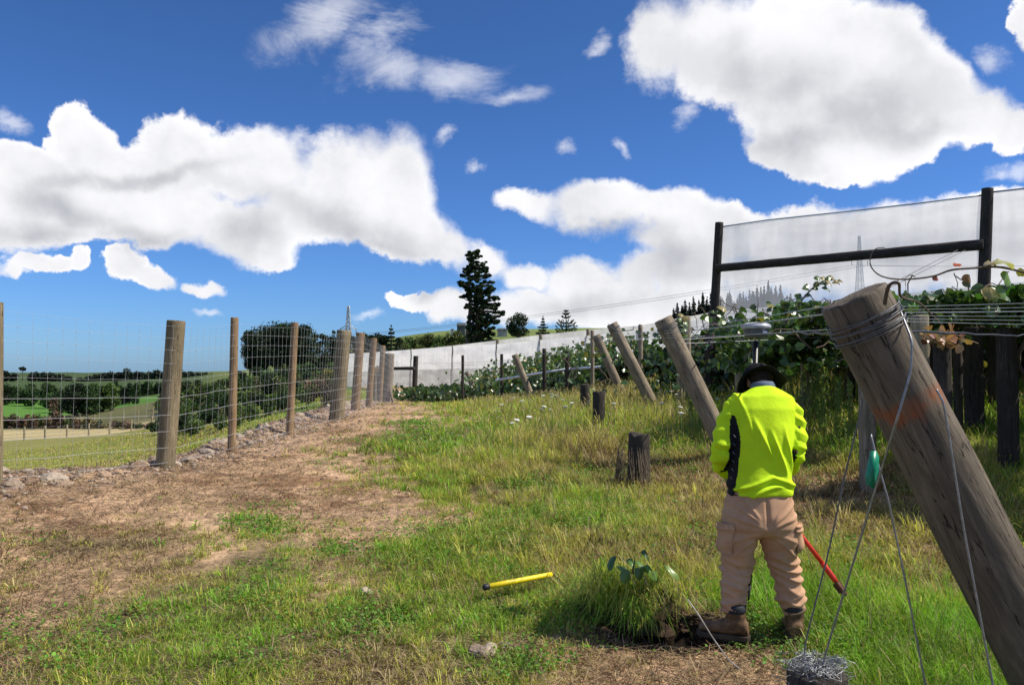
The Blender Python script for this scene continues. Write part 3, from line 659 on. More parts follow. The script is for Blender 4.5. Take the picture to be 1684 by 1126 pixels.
# hill house
def house(px, py, w, h, Y_, c, lab):
    o = P(px, py, Y_); root = empty('house', (o.x, o.y, o.z), lab, 'house', 'houses on the hill'); mb = MB(); k = Y_/F
    mb.box((o.x-w*k/2, o.y, o.z-3), (o.x+w*k/2, o.y+7, o.z+h*k*.6)); mb.build('wall', simple('house_wall', c, .8), root, smooth=False)
    mb = MB(); x0, x1 = o.x-w*k*.56, o.x+w*k*.56; z = o.z+h*k*.6
    mb.add([(x0,o.y-.6,z),(x1,o.y-.6,z),(x1,o.y+7.6,z),(x0,o.y+7.6,z),(x0,o.y+3.5,z+h*k*.4),(x1,o.y+3.5,z+h*k*.4)], [np.array([[0,1,5,4],[2,3,4,5],[3,2,1,0]]), np.array([[0,4,3],[1,2,5]])]); mb.build('roof', simple('house_roof', (.06,.075,.075), .6), root, smooth=False)
    for s_ in ((-.25, .2) if w > 14 else ()):
        mb = MB(); mb.box((o.x+w*k*s_-.35, o.y-.05, o.z+.7), (o.x+w*k*s_+.35, o.y-.003, o.z+1.4)); mb.build('window', simple('house_glass', (.05,.06,.08), .2), root, smooth=False)
house(758, 543, 13, 13, 385, (.07,.08,.08), 'small dark house on the hill just left of the tall pine')
house(826, 547, 16, 8, 380, (.3,.3,.28), 'low grey house on the hill just right of the tall pine')
house(743, 545, 4, 5, 388, (.7,.7,.68), 'tiny white shed on the hilltop left of the dark house')
# --- farm fences on the valley floor
for (pts, lab, hh) in (([(0,724,70),(40,722,72),(74,719,74),(110,717,76),(146,714,78),(180,711,80),(216,709,81),(250,708,82),(285,707,84)], 'post and wire farm fence across the near paddock', 1.25),
    ([(-20,708,98),(31,708,98),(56,709,98),(82,706,98),(105,706,98),(131,706,98),(155,706,98),(180,705,98),(203,704,97),(227,703,97),(251,702,97),(275,701,97),(300,700,96)], 'farther post and wire farm fence along the tan strip', 1.3)):
    g0 = G(*pts[3], 0); root = empty('farm_fence', g0, lab, 'fence', 'farm fences in the valley'); mb = MB(); pv = None
    for q in pts:
        g = G(*q, 0); post('post', g-Vector((0,0,.3)), g+Vector((0,0,hh)), .09, .09, M['lumber'], root, n=8)
        if pv is not None:
            for z in (.3,.6,.9,1.15): mb.tube([pv+Vector((0,0,z)), g+Vector((0,0,z))], .012, 4, False)
        pv = g
    mb.build('wire', M['dwire'], root)
# ------------------------------------------------------------------ foliage
def unit(v): return v/(np.linalg.norm(v, axis=-1, keepdims=True)+1e-9)
def cards(mb, P_, size, col, up=.0, asp=.6, bend=0.):
    """diamond shaped leaves, one quad each"""
    n = len(P_); nrm = unit(rng.normal(size=(n, 3))+np.array([0, 0, up])); t = unit(np.cross(nrm, unit(rng.normal(size=(n, 3))))); b = np.cross(nrm, t)
    s = np.broadcast_to(np.asarray(size, float), (n,))[:, None]
    v = np.stack([P_-t*s*.5, P_+b*s*asp*.5-t*s*.05, P_+t*s*.5-nrm*s*bend, P_-b*s*asp*.5-t*s*.05], 1).reshape(-1, 3)
    mb.add(v, np.arange(4*n).reshape(-1, 4), np.repeat(np.broadcast_to(col, (n, 3)), 4, 0))
def tint(n, base, var=.3, yel=.0):
    c = np.array(base)[None]*(1+var*rng.normal(size=(n, 1))*.6); c = c*(1+var*.3*rng.normal(size=(n, 3)))
    if yel: k = (rng.random(n) < yel)[:, None]; c = np.where(k, np.array([.30,.26,.05])*(.6+.6*rng.random((n, 1))), c)
    return np.clip(c, .004, .8)
def clumps(mb, cs, n, size, base, flat=1., shell=.55, var=.35, up=.4):
    """leaves through several rounded masses; cs rows: x y z rx ry rz"""
    cs = np.array(cs, float); w = (cs[:, 3]*cs[:, 4]+cs[:, 3]*cs[:, 5]); w /= w.sum(); k = rng.choice(len(cs), n, p=w)
    d = unit(rng.normal(size=(n, 3))); r = (shell+(1-shell)*rng.random(n)**.6)
    r *= .86+.28*rng.random(n)
    p = cs[k, :3]+d*cs[k, 3:6]*r[:, None]
    cl = 1+.28*rng.normal(size=len(cs)); tn = tint(n, base, var)*np.clip(cl[k], .5, 1.6)[:, None]
    cards(mb, p, size*(.6+.8*rng.random(n)), tn, up, .75)
def gY(px, py, Y0):
    ys = np.exp(np.linspace(math.log(Y0*.45), math.log(Y0*2.5), 160)); x = (px-842)/F*ys; _, q = proj(x, ys, H(x, ys))
    k = np.nonzero(q <= py)[0]; return float(ys[k[0]]) if len(k) and k[0] > 0 else Y0
def tree(name, px, top, base, hw, Y_, col, lab, cat='tree', group=None, n=1500, kind='round', trunk=.18, leaf=None, bark='bark', snap=False, cov=5.):
    if snap: Y_ = gY(px, base, Y_)
    k = Y_/F; b0 = P(px, base, Y_); g = hz(b0.x, b0.y); zt = P(px, top, Y_).z; zb = min(b0.z, g+.5) if kind != 'bush' else max(b0.z-.3, g-.2)
    zb = b0.z if kind != 'bush' else b0.z; Hh = zt-zb; w = hw*k
    root = empty(name, (b0.x, b0.y, min(g, zb)), lab, cat, group); leaf = leaf or 2.7*k; n = int(max(260, cov*2*hw*max(8, base-top)*.75/3.))
    x, y = b0.x, b0.y; mb = MB(); tk = MB(); lo = min(g, zb)-.5
    if kind in ('round', 'bush'):
        lowz = zb+Hh*(trunk if kind == 'round' else .0)
        cs = []; m = 16 if kind == 'round' else 9
        for q in range(m):
            a = random.random()*6.28; u = random.random(); rad = math.sin(math.pi*min(1, .25+.75*u) if u < .5 else math.pi*(.5+.45*(u-.5)*2)*.98)
            rad = max(.25, math.sqrt(max(0, 1-(2*u-1)**2)))
            rr_ = w*random.uniform(.28, .45); zz = lowz+rr_*.6+(Hh*(1-trunk)-rr_*1.5)*u if kind == 'round' else lowz+Hh*.75*u
            cs.append((x+math.cos(a)*(w-rr_)*rad*random.uniform(.5, 1), y+math.sin(a)*(w-rr_)*rad*.8, zz, rr_, rr_, rr_*random.uniform(.6, .9)))
        cs.append((x, y, (lowz+zt)/2, w*(.86 if name == 'macrocarpa' else .6), w*.6, (zt-lowz)*.46))
        clumps(mb, cs, n, leaf, col)
        tk.tube([(x, y, lo), (x+w*.05, y, lo+(lowz-lo)*.6), (x, y, (lowz+zt)/2)], [w*.10, w*.08, w*.03], 8)
        for c_ in cs[:8]: tk.tube([(x+w*.03, y, lowz-Hh*.05), ((x+c_[0])/2+.05*w, (y+c_[1])/2, (lowz+c_[2])/2), c_[:3]], [w*.05, w*.035, w*.012], 5)
    elif kind == 'cone':
        tk.tube([(x, y, lo), (x, y, zb+Hh*.98)], [w*.10, w*.012], 8); cs = []
        L_ = max(7, int(Hh/(w*.28)))
        for q in range(L_):
            u = .05+.93*q/L_; rw = w*(1-u)**.8*random.uniform(.75, 1.1)
            for a in np.arange(6)*1.047+random.random():
                r2 = rw*random.uniform(.6, 1); ce = (x+math.cos(a)*r2*.55, y+math.sin(a)*r2*.55, zb+Hh*u+r2*.05)
                cs.append((*ce, r2*.45, r2*.45, Hh*.035)); tk.tube([(x, y, zb+Hh*u), ce], [w*.02, w*.008], 4)
        cs.append((x, y, zt-Hh*.03, w*.06, w*.06, Hh*.05)); clumps(mb, cs, n, leaf, col, shell=.2)
    mb.build('crown', M['crown'], root, attr=True, smooth=False); tk.build('trunk', M[bark], root)
    return root
DG = (.022,.040,.016); MG = (.045,.085,.025); LG = (.085,.14,.035); OL = (.085,.105,.03)
# the tall pine, its branches laid out level by level
Yp = 250; k_ = Yp/F; b0 = P(765, 566, Yp); g0 = hz(b0.x, b0.y); root = empty('tall_pine', (b0.x, b0.y, g0), 'very tall dark pine with uneven layered branches standing on the hill behind the net wall', 'tree')
OUTL = [(190,720,860),(230,690,885),(300,700,930),(350,668,940),(412,640,960),(480,618,1010),(540,692,1000),(600,640,1038),(650,770,1045),(700,685,1062),(750,690,1090),(800,695,1072),(850,700,1035),(900,695,1000),(950,692,1000),(1000,690,990)]
mb = MB(); tk = MB(); cs = []
def tx(z_): return 735+(1-(z_-190)/850)*20+8*math.sin(z_/90)
def PC(cx, cy, dy=0): return P(640+cx/5.63, 380+cy/5.63, Yp)+Vector((0, dy, 0))
tk.tube([PC(705, 1130)-Vector((0,0,3))]+[PC(tx(z_), z_) for z_ in range(1060, 200, -60)], [1.0, .95]+list(np.linspace(.8, .15, 14)), 10)
tk.tube([PC(800, 1060)-Vector((0,0,2))]+[PC(800+20*math.sin(z_/100), z_) for z_ in range(1000, 480, -60)], [.8]+list(np.linspace(.7, .15, 9)), 8)
for (cy, x0, x1) in OUTL:
    for sub in range(3):
        yy = cy+sub*17+random.uniform(-12, 12); t0 = tx(yy)
        nb = max(4, int((x1-x0)/34))
        for q in range(nb):
            cx = x0+22+(x1-x0-44)*(q+random.random()*.8)/nb
            if sub and (q in (0, nb-1)) and random.random() < .5: continue
            if random.random() < .20: continue
            yy = cy+sub*17+random.uniform(-16, 16)
            dep = random.uniform(-1, 1)*(x1-x0)*.36*k_/5.63*math.sqrt(max(0, 1-((cx-(x0+x1)/2)/((x1-x0)/2+1))**2))
            e = PC(cx, yy-6, dep); rw = random.uniform(15, 27)*k_/5.63*1.0; cs.append((e.x, e.y, e.z, rw*random.uniform(.8,1.3), rw*1.2, rw*random.uniform(.4,.75)))
            if random.random() < .6:
                s_ = PC(t0 if cx < 830 else 800, yy+26); tk.tube([s_, s_.lerp(e, .5)+Vector((0,0,-.4)), e], [.22, .16, .07], 5)
clumps(mb, cs, 42000, .62, (.026,.044,.018), shell=.3, var=.5, up=.8); mb.build('crown', M['crown'], root, attr=True, smooth=False); tk.build('trunk', M['bark'], root)
# tiered norfolk pine
Yn = 180; kn = Yn/F; t0 = P(931, 508, Yn); b0 = P(931, 562, Yn); root = empty('tiered_pine', (b0.x, b0.y, hz(b0.x, b0.y)), 'star shaped tiered pine with drooping lower fronds poking above the netting', 'tree'); mb = MB(); tk = MB()
tk.tube([b0-Vector((0,0,2)), t0], [.25, .04], 8)
for (cy, wd) in ((511,3.5),(515.5,5.5),(520.5,7.5),(528,13),(532,16),(537.5,18),(543,18),(549,17),(555,16)):
    for a in np.arange(9)*.698+random.random():
        o_ = P(931, cy+wd*.22, Yn); r_ = wd*kn; pts = [o_+Vector((math.cos(a)*r_*u, math.sin(a)*r_*u, r_*(-.18*math.sin(u*2.6)+.42*u*u))) for u in np.linspace(0, 1, 7)]
        tk.tube(pts, .05, 4)
        pp = np.array([tuple(pts[min(6, int(u*6.99))].lerp(pts[min(6, int(u*6.99)+1)], (u*6.99) % 1)) for u in rng.random(int(30+wd*14))]); cards(mb, pp+rng.normal(size=pp.shape)*[.07,.07,.06], .20, tint(len(pp), (.03,.06,.025), .3), 1., .5)
mb.build('crown', M['crown'], root, attr=True, smooth=False); tk.build('trunk', M['bark'], root)
tree('round_pine', 852, 512, 560, 24, 240, DG, 'rounded dark pine right of the very tall pine', n=5000, trunk=.08)
tree('conical_pine', 893, 519, 560, 17, 200, (.02,.04,.025), 'small conical pine between the rounded pine and the tiered pine', kind='cone', n=3000)
tree('macrocarpa', 430, 533, 612, 36, 151, DG, 'left front part of the broad dark tree mass beyond the deer fence', cov=7, trunk=.02)
tree('macrocarpa', 476, 527, 612, 36, 149, DG, 'right front part of the broad dark tree mass beyond the deer fence', cov=7, trunk=.02)
tree('macrocarpa', 452, 526, 612, 56, 150, DG, 'broad dark domed macrocarpa with pale trunks showing below, beyond the deer fence', n=16000, trunk=.10, bark='palebark')
tree('macrocarpa', 500, 529, 612, 27, 148, DG, 'right shoulder of the broad dark tree mass, seen behind the fourth fence post', n=7000, trunk=.12, bark='palebark')
tree('macrocarpa', 410, 540, 610, 17, 152, DG, 'left ragged dark tree at the edge of the broad tree mass', n=4000, trunk=.05)
for px, tp, hw, Y_, l in ((531,546,13,165,'loose dark tree just right of the broad dark tree mass'),(549,543,10,168,'narrow dark tree with gaps, left of the pylon'),(567,560,14,172,'low dark tree at the foot of the pylon'),(592,545,12,200,'dark tree between the pylon and the hill')):
    tree('dark_tree', px, tp, 612, hw, Y_, DG, l, group='dark trees beyond the deer fence', n=2600, trunk=.12)
for px, tp, hw, Y_ in ((517,548,14,170),(541,550,13,172),(578,548,14,190),(588,552,12,196),(609,550,15,215),(632,549,16,214),(655,553,14,220)):
    tree('dark_tree', px, tp, 612, hw, Y_, (.026,.044,.018), 'dark rounded tree in the band between the broad tree mass and the hill', group='dark tree band below the hill', trunk=.0)
tree('spiky_conifer', 643, 534, 590, 24, 210, (.018,.034,.016), 'dark spiky conifer at the left foot of the hill', kind='cone', n=4500)
tree('spiky_conifer', 622, 546, 592, 20, 215, (.022,.038,.018), 'lower bushy conifer left of the dark spiky one', n=3000)
tree('dark_tree', 600, 546, 592, 18, 225, DG, 'dark tree behind the end of the deer fence', n=2500)
ol = [(672,552,22),(690,550,18),(705,547,20),(722,549,20),(738,546,18),(752,541,16),(770,546,18),(805,552,14),(822,556,13),(838,560,12),(660,562,20),(690,564,20),(720,562,22),(748,560,18),(870,552,9)]
for k, (px, tp, hw) in enumerate(ol): tree('hill_bush', px, tp, tp+30, hw, 270-k, OL if k % 3 else LG, 'olive green bushy tree on the hillside behind the net wall', group='bushy trees on the hillside', n=1500, kind='bush')
for px, tp, hw in ((1108,506,10),(1114,498,13),(1122,500,9),(1127,493,14),(1134,497,10),(1141,488,15),(1150,492,12),(1156,481,14),(1163,488,10),(1170,479,14),(1178,492,12)): tree('spire_conifer', px, tp, 540, hw, 190, (.016,.03,.018), 'dark spired conifer left of the tall net frame', group='conifers beside the net frame', kind='cone', n=1500)
for k in range(30):
    px = 1186+k*4.6+random.uniform(-2, 2); tp = 488-18*math.exp(-((px-1262)/32)**2)+random.uniform(-10, 12)+max(0, (px-1295))*.5
    tree('spire_conifer', px, tp, 528, random.uniform(8, 14), 215+random.uniform(-8, 8), (.02,.035,.02), 'distant spired conifer seen through the sheer net', group='conifers behind the sheer net', kind='cone', n=700)
# valley trees on the left
for px, tp, hw in ((-6,606,14),(8,608,11),(22,612,10),(56,610,13),(70,611,12),(84,611,13),(98,613,12),(112,616,10),(132,620,8),(145,617,10),(157,614,12),(169,611,13),(181,608,14),(194,611,13),(208,604,14),(221,609,13),(233,610,13),(246,610,13),(257,606,15),(270,610,13),(284,609,14),(298,608,15),(311,610,14),(324,610,14),(337,611,14),(350,613,14),(363,611,14),(376,610,14),(388,606,14)):
    tree('horizon_tree', px, tp, 640 if px > 140 else 628, hw, 520, (.022,.036,.024), 'dark rounded tree in the far treeline on the left horizon', group='far treeline across the valley', n=600, trunk=.0, cov=6)
tree('twin_palm', 37, 602, 616, 7, 560, (.02,.03,.02), 'small flat topped tree alone on the left skyline', n=500, trunk=.45)
for px, tp, bs_, hw, c_, l in ((50,628,668,22,MG,'green willow at the left of the valley'),(78,627,672,22,MG,'green willow left of the dark round tree'),(122,626,685,26,DG,'dark round tree in the middle of the valley'),(152,627,682,20,MG,'dull green tree just right of the dark round tree'),(182,628,676,20,LG,'light green willow at the right end of the valley willows'),(88,652,692,12,(.16,.11,.07),'reddish brown half bare tree in the valley'),(8,628,666,20,DG,'dark tree at the far left of the valley'),(30,632,664,20,MG,'dull green tree second from the left edge of the valley'),(100,634,680,20,(.05,.08,.03),'mid green tree overlapping the left of the dark round tree'),(138,634,682,20,DG,'dark tree overlapping the right of the dark round tree'),(167,630,678,18,MG,'green tree before the light green willow')):
    tree('valley_tree', px, tp, bs_, hw, 165, c_, l, group='willows and trees in the valley', snap=True, trunk=.0, cov=6)
for k in range(34):
    px = -10+k*9.3; c_ = random.choice(((.17,.11,.07),(.15,.13,.06),(.06,.09,.03),(.12,.08,.055))); tree('valley_shrub', px+random.uniform(-4,4), random.uniform(678, 688) if px < 150 or px > 265 else random.uniform(688, 696), 705, random.uniform(7, 12), 100, c_, 'brownish scrub bush behind the valley farm fence', cat='shrub', group='scrub bushes behind the farm fence', kind='bush', snap=True)
for k in range(20): tree('valley_tree', 188+k*6, 630+random.uniform(-5, 6), 664, random.uniform(8, 13), 300, random.choice((DG, MG)), 'dark tree behind the bright green paddock', group='trees behind the green paddock', snap=True, trunk=.0)
# scrub slope beyond the fence
def topl(px): return np.interp(px, [270,300,378,400,495,560,640], [632,627,617,606,599,595,600])
def botl(px): return np.interp(px, [270,300,378,420,480,515,560], [716,708,690,670,652,640,636])
for k in range(170):
    px = random.uniform(262, 560); u = random.random(); t_ = topl(px)+(botl(px)-topl(px))*u*.9; Y_ = 130*(1-u)**1.3+42
    hh = random.uniform(12, 24)*(1+.3*u); c_ = random.choice((MG, DG, (.06,.10,.03), (.035,.07,.022), (.07,.11,.03), (.09,.13,.035), (.11,.12,.05)))
    tree('scrub_bush', px, t_-4, t_+hh, random.uniform(11, 20), Y_, c_, 'green scrub bush on the slope beyond the deer fence', cat='shrub', group='scrub bushes on the slope beyond the fence', kind='bush', snap=True)
# dead stalks and pale shrub left of the far posts
root = empty('dry_shrub', G(545,660,33,0), 'dry twiggy shrub with pale yellow tops, beside the thick fence post', 'shrub'); mb = MB(); tk = MB()
for k in range(60):
    a = G(random.uniform(530, 562), 660, 33, 0); e = P(random.uniform(520, 565), random.uniform(612, 640), 33); e.y += random.uniform(-.6, .6); tk.tube([a, a.lerp(e, .5)+Vector((.1,0,0)), e], [.02, .015, .006], 4)
c_ = P(546, 617, 33); clumps(mb, [(c_.x+random.uniform(-.25,.3), c_.y, c_.z+random.uniform(-.15,.2), .22, .22, .15) for _ in range(8)], 700, .09, (.30,.28,.10), shell=.1)
c_ = P(530, 640, 34); clumps(mb, [(c_.x+random.uniform(-.6,.8), c_.y, c_.z+random.uniform(-.5,.4), .3, .3, .3) for _ in range(12)], 900, .1, (.14,.09,.06), shell=.1)
mb.build('foliage', M['crown'], root, attr=True, smooth=False); tk.build('stems', M['bark'], root)
# ------------------------------------------------------------------ vine canopy
def leaves6(mb, P_, size, col, nz_bias=(0,0,1.), k=.9):
    """broad heart shaped leaves folded along the midrib"""
    n = len(P_); nrm = unit(rng.normal(size=(n, 3))*k+np.array(nz_bias)); t = unit(np.cross(nrm, unit(rng.normal(size=(n, 3))))); b = np.cross(nrm, t)
    s = np.broadcast_to(np.asarray(size, float), (n,))[:, None]
    def q(u, w, d): return P_+t*s*u+b*s*w+nrm*s*d
    v = np.stack([q(-.42,0,0), q(-.5,.25,.06), q(-.1,.48,.12), q(.35,.26,.03), q(.55,0,-.10), q(.35,-.26,.03), q(-.1,-.48,.12), q(-.5,-.25,.06)], 1).reshape(-1, 3)
    i = np.arange(n)[:, None]*8
    mb.add(v, [np.concatenate([i+np.array([0,4,3,2]), i+np.array([0,6,5,4])]), np.concatenate([i+np.array([0,2,1]), i+np.array([0,7,6])])], np.repeat(np.broadcast_to(col, (n, 3)), 8, 0))
VG = (.075,.135,.03)
RX = [2.86,10.3,16.8,22.8,30,45]; RXX = [2.2,2.9,3.2,3.4,1.2,-1.6]
def row_x(y): return np.interp(y, RX, RXX)
N_ = 230000; r_ = np.sqrt(rng.random(N_)); y = 4.5+rng.random(N_)**1.35*42; x = row_x(y)+1.5+rng.random(N_)**1.2*24
rm = y < 9; x = np.where(rm, x+ (9-y)*.45+.3, x)
g = H(x, y); u = rng.random(N_); mound = vnoise(x, y, .9, 3, .5, 21)
far_ = np.clip((y-24)/10, 0, 1)
z = g+1.62+.30*u+mound*.35*rng.random(N_)
z = np.minimum(z, 2.22+mound*.30*rng.random(N_)+.35*ss(4, 9, x-y*.55)*mound)
z = np.where(y > 21, np.minimum(z, g+.9+.5*rng.random(N_)*mound-.01*(y-21)), z)
gap = (vnoise(x, y, 1.1, 3, .6, 22) > .47)|(rng.random(N_) < .07)
mb = MB(); kp = gap
leaves6(mb, np.stack([x, y, z], -1)[kp], (.085+.006*y[kp])*(.7+.6*rng.random(kp.sum())), tint(kp.sum(), VG, .35, .012), (0,0,.9))
# skirts hanging at the edge of the canopy and shaded foliage at its back
def skirt(n, pts, w, z0, z1, size, base, yel=.02, bias=(-.3,-.6,.4), pw=1.):
    pts = np.array(pts, float); u = rng.random(n)*(len(pts)-1); i = np.minimum(u.astype(int), len(pts)-2); f = (u-i)[:, None]
    p = pts[i]*(1-f)+pts[i+1]*f; xx = p[:, 0]+rng.normal(size=n)*w; yy = p[:, 1]+rng.normal(size=n)*w; gg = H(xx, yy)
    cl = vnoise(xx*1.0+yy*.3, yy+xx, 1.1, 3, .6, 31); zz = gg+z0+(z1-z0)*rng.random(n)**pw*(.45+.9*cl)
    keep = vnoise(xx*1.7, zz*1.9+yy, 1.3, 2, .5, 33) > .38
    leaves6(mb, np.stack([xx, yy, zz], -1)[keep], size*(.6+.7*rng.random(keep.sum())), tint(keep.sum(), base, .4, yel), bias)
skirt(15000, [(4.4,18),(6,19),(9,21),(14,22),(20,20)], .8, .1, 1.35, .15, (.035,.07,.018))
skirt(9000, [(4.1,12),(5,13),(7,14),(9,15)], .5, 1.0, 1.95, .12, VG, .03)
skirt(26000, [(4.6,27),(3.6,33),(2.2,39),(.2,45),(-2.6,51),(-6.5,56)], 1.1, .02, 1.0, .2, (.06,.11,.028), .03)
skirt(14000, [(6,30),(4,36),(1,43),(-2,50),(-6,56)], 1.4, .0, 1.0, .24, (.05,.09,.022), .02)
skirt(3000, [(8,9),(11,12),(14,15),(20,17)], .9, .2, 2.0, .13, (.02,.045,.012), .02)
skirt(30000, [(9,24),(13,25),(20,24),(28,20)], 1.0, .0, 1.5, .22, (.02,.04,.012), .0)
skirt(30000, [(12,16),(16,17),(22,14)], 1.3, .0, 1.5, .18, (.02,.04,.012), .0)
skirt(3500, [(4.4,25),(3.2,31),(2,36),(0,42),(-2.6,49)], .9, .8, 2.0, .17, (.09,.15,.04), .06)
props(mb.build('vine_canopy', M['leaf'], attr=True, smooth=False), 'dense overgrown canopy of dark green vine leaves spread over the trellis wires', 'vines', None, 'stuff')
# bare canes looping out of the canopy
mc = MB()
for k in range(420):
    if k < 230: y0 = random.uniform(24, 48); x0 = float(np.interp(y0, [24,31,37,43,50], [4.4,3.4,2.2,.2,-3]))+random.gauss(0, 1.2); h0 = random.uniform(.1, 1.0); sp = 1.0
    else: y0 = random.uniform(9, 20); x0 = float(row_x(y0))+1.2+random.random()**1.5*9; h0 = random.uniform(1.2, 1.8); sp = .7
    g = hz(x0, y0); a = random.random()*6.28; L_ = random.uniform(.4, 1.6)*sp; up = random.uniform(.1, .9)*sp; pts = []
    for q in range(9):
        u = q/8; pts.append((x0+math.cos(a)*L_*u+.08*math.sin(q*1.3+k), y0+math.sin(a)*L_*u*.6, g+h0+up*math.sin(u*2.7)-.25*u*u+.05*math.sin(q*2.1+k*3)))
    mc.tube(pts, np.linspace(.011, .005, 9)*(1+y0/60), 4, False)
props(mc.build('vine_canes', simple('cane_bark', (.14,.10,.07), .8)), 'tangle of bare brown canes looping through and out of the vine leaves', 'vines', None, 'stuff')
# vine trunks in the shade
for k in range(26):
    px = random.uniform(1340, 1684); Y_ = random.uniform(11, 21); t = P(px, 540, Y_); g = hz(t.x, t.y); mb = MB(); w = random.uniform(.015, .035)
    mb.tube([(t.x+.07*math.sin(q*1.3+k), t.y+.05*math.sin(q*1.7), g-.1+q*.21) for q in range(10)], [w*1.2]+[w]*9, 7)
    props(mb.build('kiwifruit_vine', M['bark']), 'thin crooked vine trunk rising in the shade under the canopy', 'vine', 'vine trunks under the canopy')
def cane(name, pts, r, lv, lab, grp=None, m='bark'):
    p = [Vector(q) for q in pts]; root = empty(name, p[0], lab, 'vine cane', grp); mb = MB(); sm = []
    for a, b_, c_, d in zip([p[0]]+p[:-2], p[:-1], p[1:], p[2:]+[p[-1]]):
        for q in range(6):
            u = q/6; sm.append(.5*((2*b_)+(c_-a)*u+(2*a-5*b_+4*c_-d)*u*u+(3*b_-3*c_+d-a)*u**3))
    sm.append(p[-1]); mb.tube(sm, np.linspace(r, r*.35, len(sm)), 6); mb.build('stem', M[m], root)
    for (q, s_, col, nb, *wf) in lv:
        wf = wf[0] if wf else .85
        mb = MB(); q = Vector(q); nn = Vector(nb).normalized(); t = nn.orthogonal().normalized() if len(nb) < 4 else None
        t = (Vector((0,0,-1))-nn*(Vector((0,0,-1)).dot(nn))); t = t.normalized() if t.length > .2 else Vector((1,0,0)); b_ = nn.cross(t); V = []; K = 20
        for rg, dd in ((0,0), (.35,.03), (.7,.05), (1,.0)):
            for j_ in range(K):
                a = j_*6.2832/K; hr = (1+.16*math.cos(a)-.10*math.cos(2*a)-.28*math.exp(-((a-math.pi)/.35)**2))*(1+(.05 if wf > .8 else .10)*math.sin(9*a+s_*90))
                V.append(q+(t*(math.cos(a)*hr+.5)+b_*math.sin(a)*hr*wf)*s_*.5*rg+nn*s_*(dd+.12*rg*rg*math.sin(2*a+s_*40)-.18*rg*abs(math.sin(a))))
        j_ = np.arange(K); j2 = (j_+1) % K
        mb.add([tuple(x_) for x_ in V], [np.concatenate([np.stack([j_+o, j2+o, j2+o+K, j_+o+K], -1) for o in (0, K, 2*K)])], np.array(col)[None]*(.85+.3*rng.random((len(V), 1))))
        mb.build('leaf', M['leaf'], root, attr=True)
    return root
Yc = 2.55
cane('vine_cane', [P(1455,407,Yc),P(1441,409,Yc),P(1432,420,Yc),P(1432,437,Yc),P(1444,451,Yc),P(1465,458,Yc),P(1497,459,Yc),P(1535,454,Yc),P(1565,444,Yc),P(1600,441,Yc),P(1640,439,Yc),P(1684,448,Yc),P(1760,470,Yc)][::-1], .0042,
 [(P(1570,433,Yc),.028,(.55,.13,.05),(.2,-.3,.9)),(P(1539,454,Yc),.022,(.40,.11,.05),(.1,-.9,.2)),(P(1592,452,Yc),.036,(.34,.17,.03),(.2,-1,.1)),(P(1592,460,Yc),.034,(.12,.14,.03),(.2,-1,.1)),
  (P(1640,427,Yc),.075,(.50,.48,.20),(.15,-.35,.9)),(P(1625,430,Yc),.04,(.50,.40,.22),(.0,-.4,.9)),(P(1657,448,Yc),.060,(.16,.26,.04),(.8,-.7,.1)),(P(1648,470,Yc),.055,(.15,.25,.04),(.8,-.8,.2)),(P(1640,480,Yc),.026,(.5,.45,.15),(0,-1,.3))],
 'bare reddish vine cane arching over the near leaning post with a few autumn leaves')
cane('vine_cane', [P(1455,500,2.7),P(1462,470,2.65),P(1478,466,2.62),P(1482,488,2.7),P(1510,497,2.9),P(1530,515,3.1),P(1550,535,3.3)], .007, [], 'grey dry vine stem curling beside the head of the near leaning post')
def shoot(pts, lab, n=14, s=.07):
    lv = []; p = [Vector(q) for q in pts]
    for k in range(n):
        u = .15+.85*k/n*(len(p)-1)/(len(p)-1); f = u*(len(p)-1); i_ = min(int(f), len(p)-2); q = p[i_].lerp(p[i_+1], f-i_)
        lv.append((q+Vector((random.uniform(-.06,.06), random.uniform(-.05,.05), random.uniform(-.03,.05))), s*random.uniform(.6,1.2), (.11,.17,.04) if k < n*.75 else (.30,.25,.08), (random.uniform(-.6,.6), -.6, random.uniform(.2,1))))
    cane('vine_shoot', pts, .008, lv, lab, 'upright vine shoots')
shoot([P(1290,535,6.4),P(1303,515,6.4),P(1330,480,6.4),P(1350,464,6.4),P(1362,460,6.4),P(1382,462,6.4)], 'tall leafy vine shoot rising left of the near leaning post head', 20, .075)
shoot([P(1130,560,11),P(1122,530,11),P(1118,517,11)], 'short leafy shoot around the broad upright post beyond the leaning posts', 12, .14)
shoot([P(1180,530,9),P(1178,512,9),P(1186,505,9)], 'small leafy shoot at the base of the tall net frame', 10, .1)
shoot([P(1640,520,6),P(1635,490,6),P(1625,470,6)], 'leafy shoot against the right post of the net frame', 10, .1)
q = P(1549,557,7.5); root = empty('dead_leaves', q, 'curled orange brown dead leaves caught on top of the brown post', 'leaves'); mb = MB(); pp = np.array(tuple(q))+rng.normal(size=(60,3))*[.10,.07,.045]; leaves6(mb, pp, .09*(.6+.7*rng.random(60)), tint(60, (.36,.20,.10), .4), (0,-.5,.5)); mb.build('leaf_bunch', M['leaf'], root, attr=True)
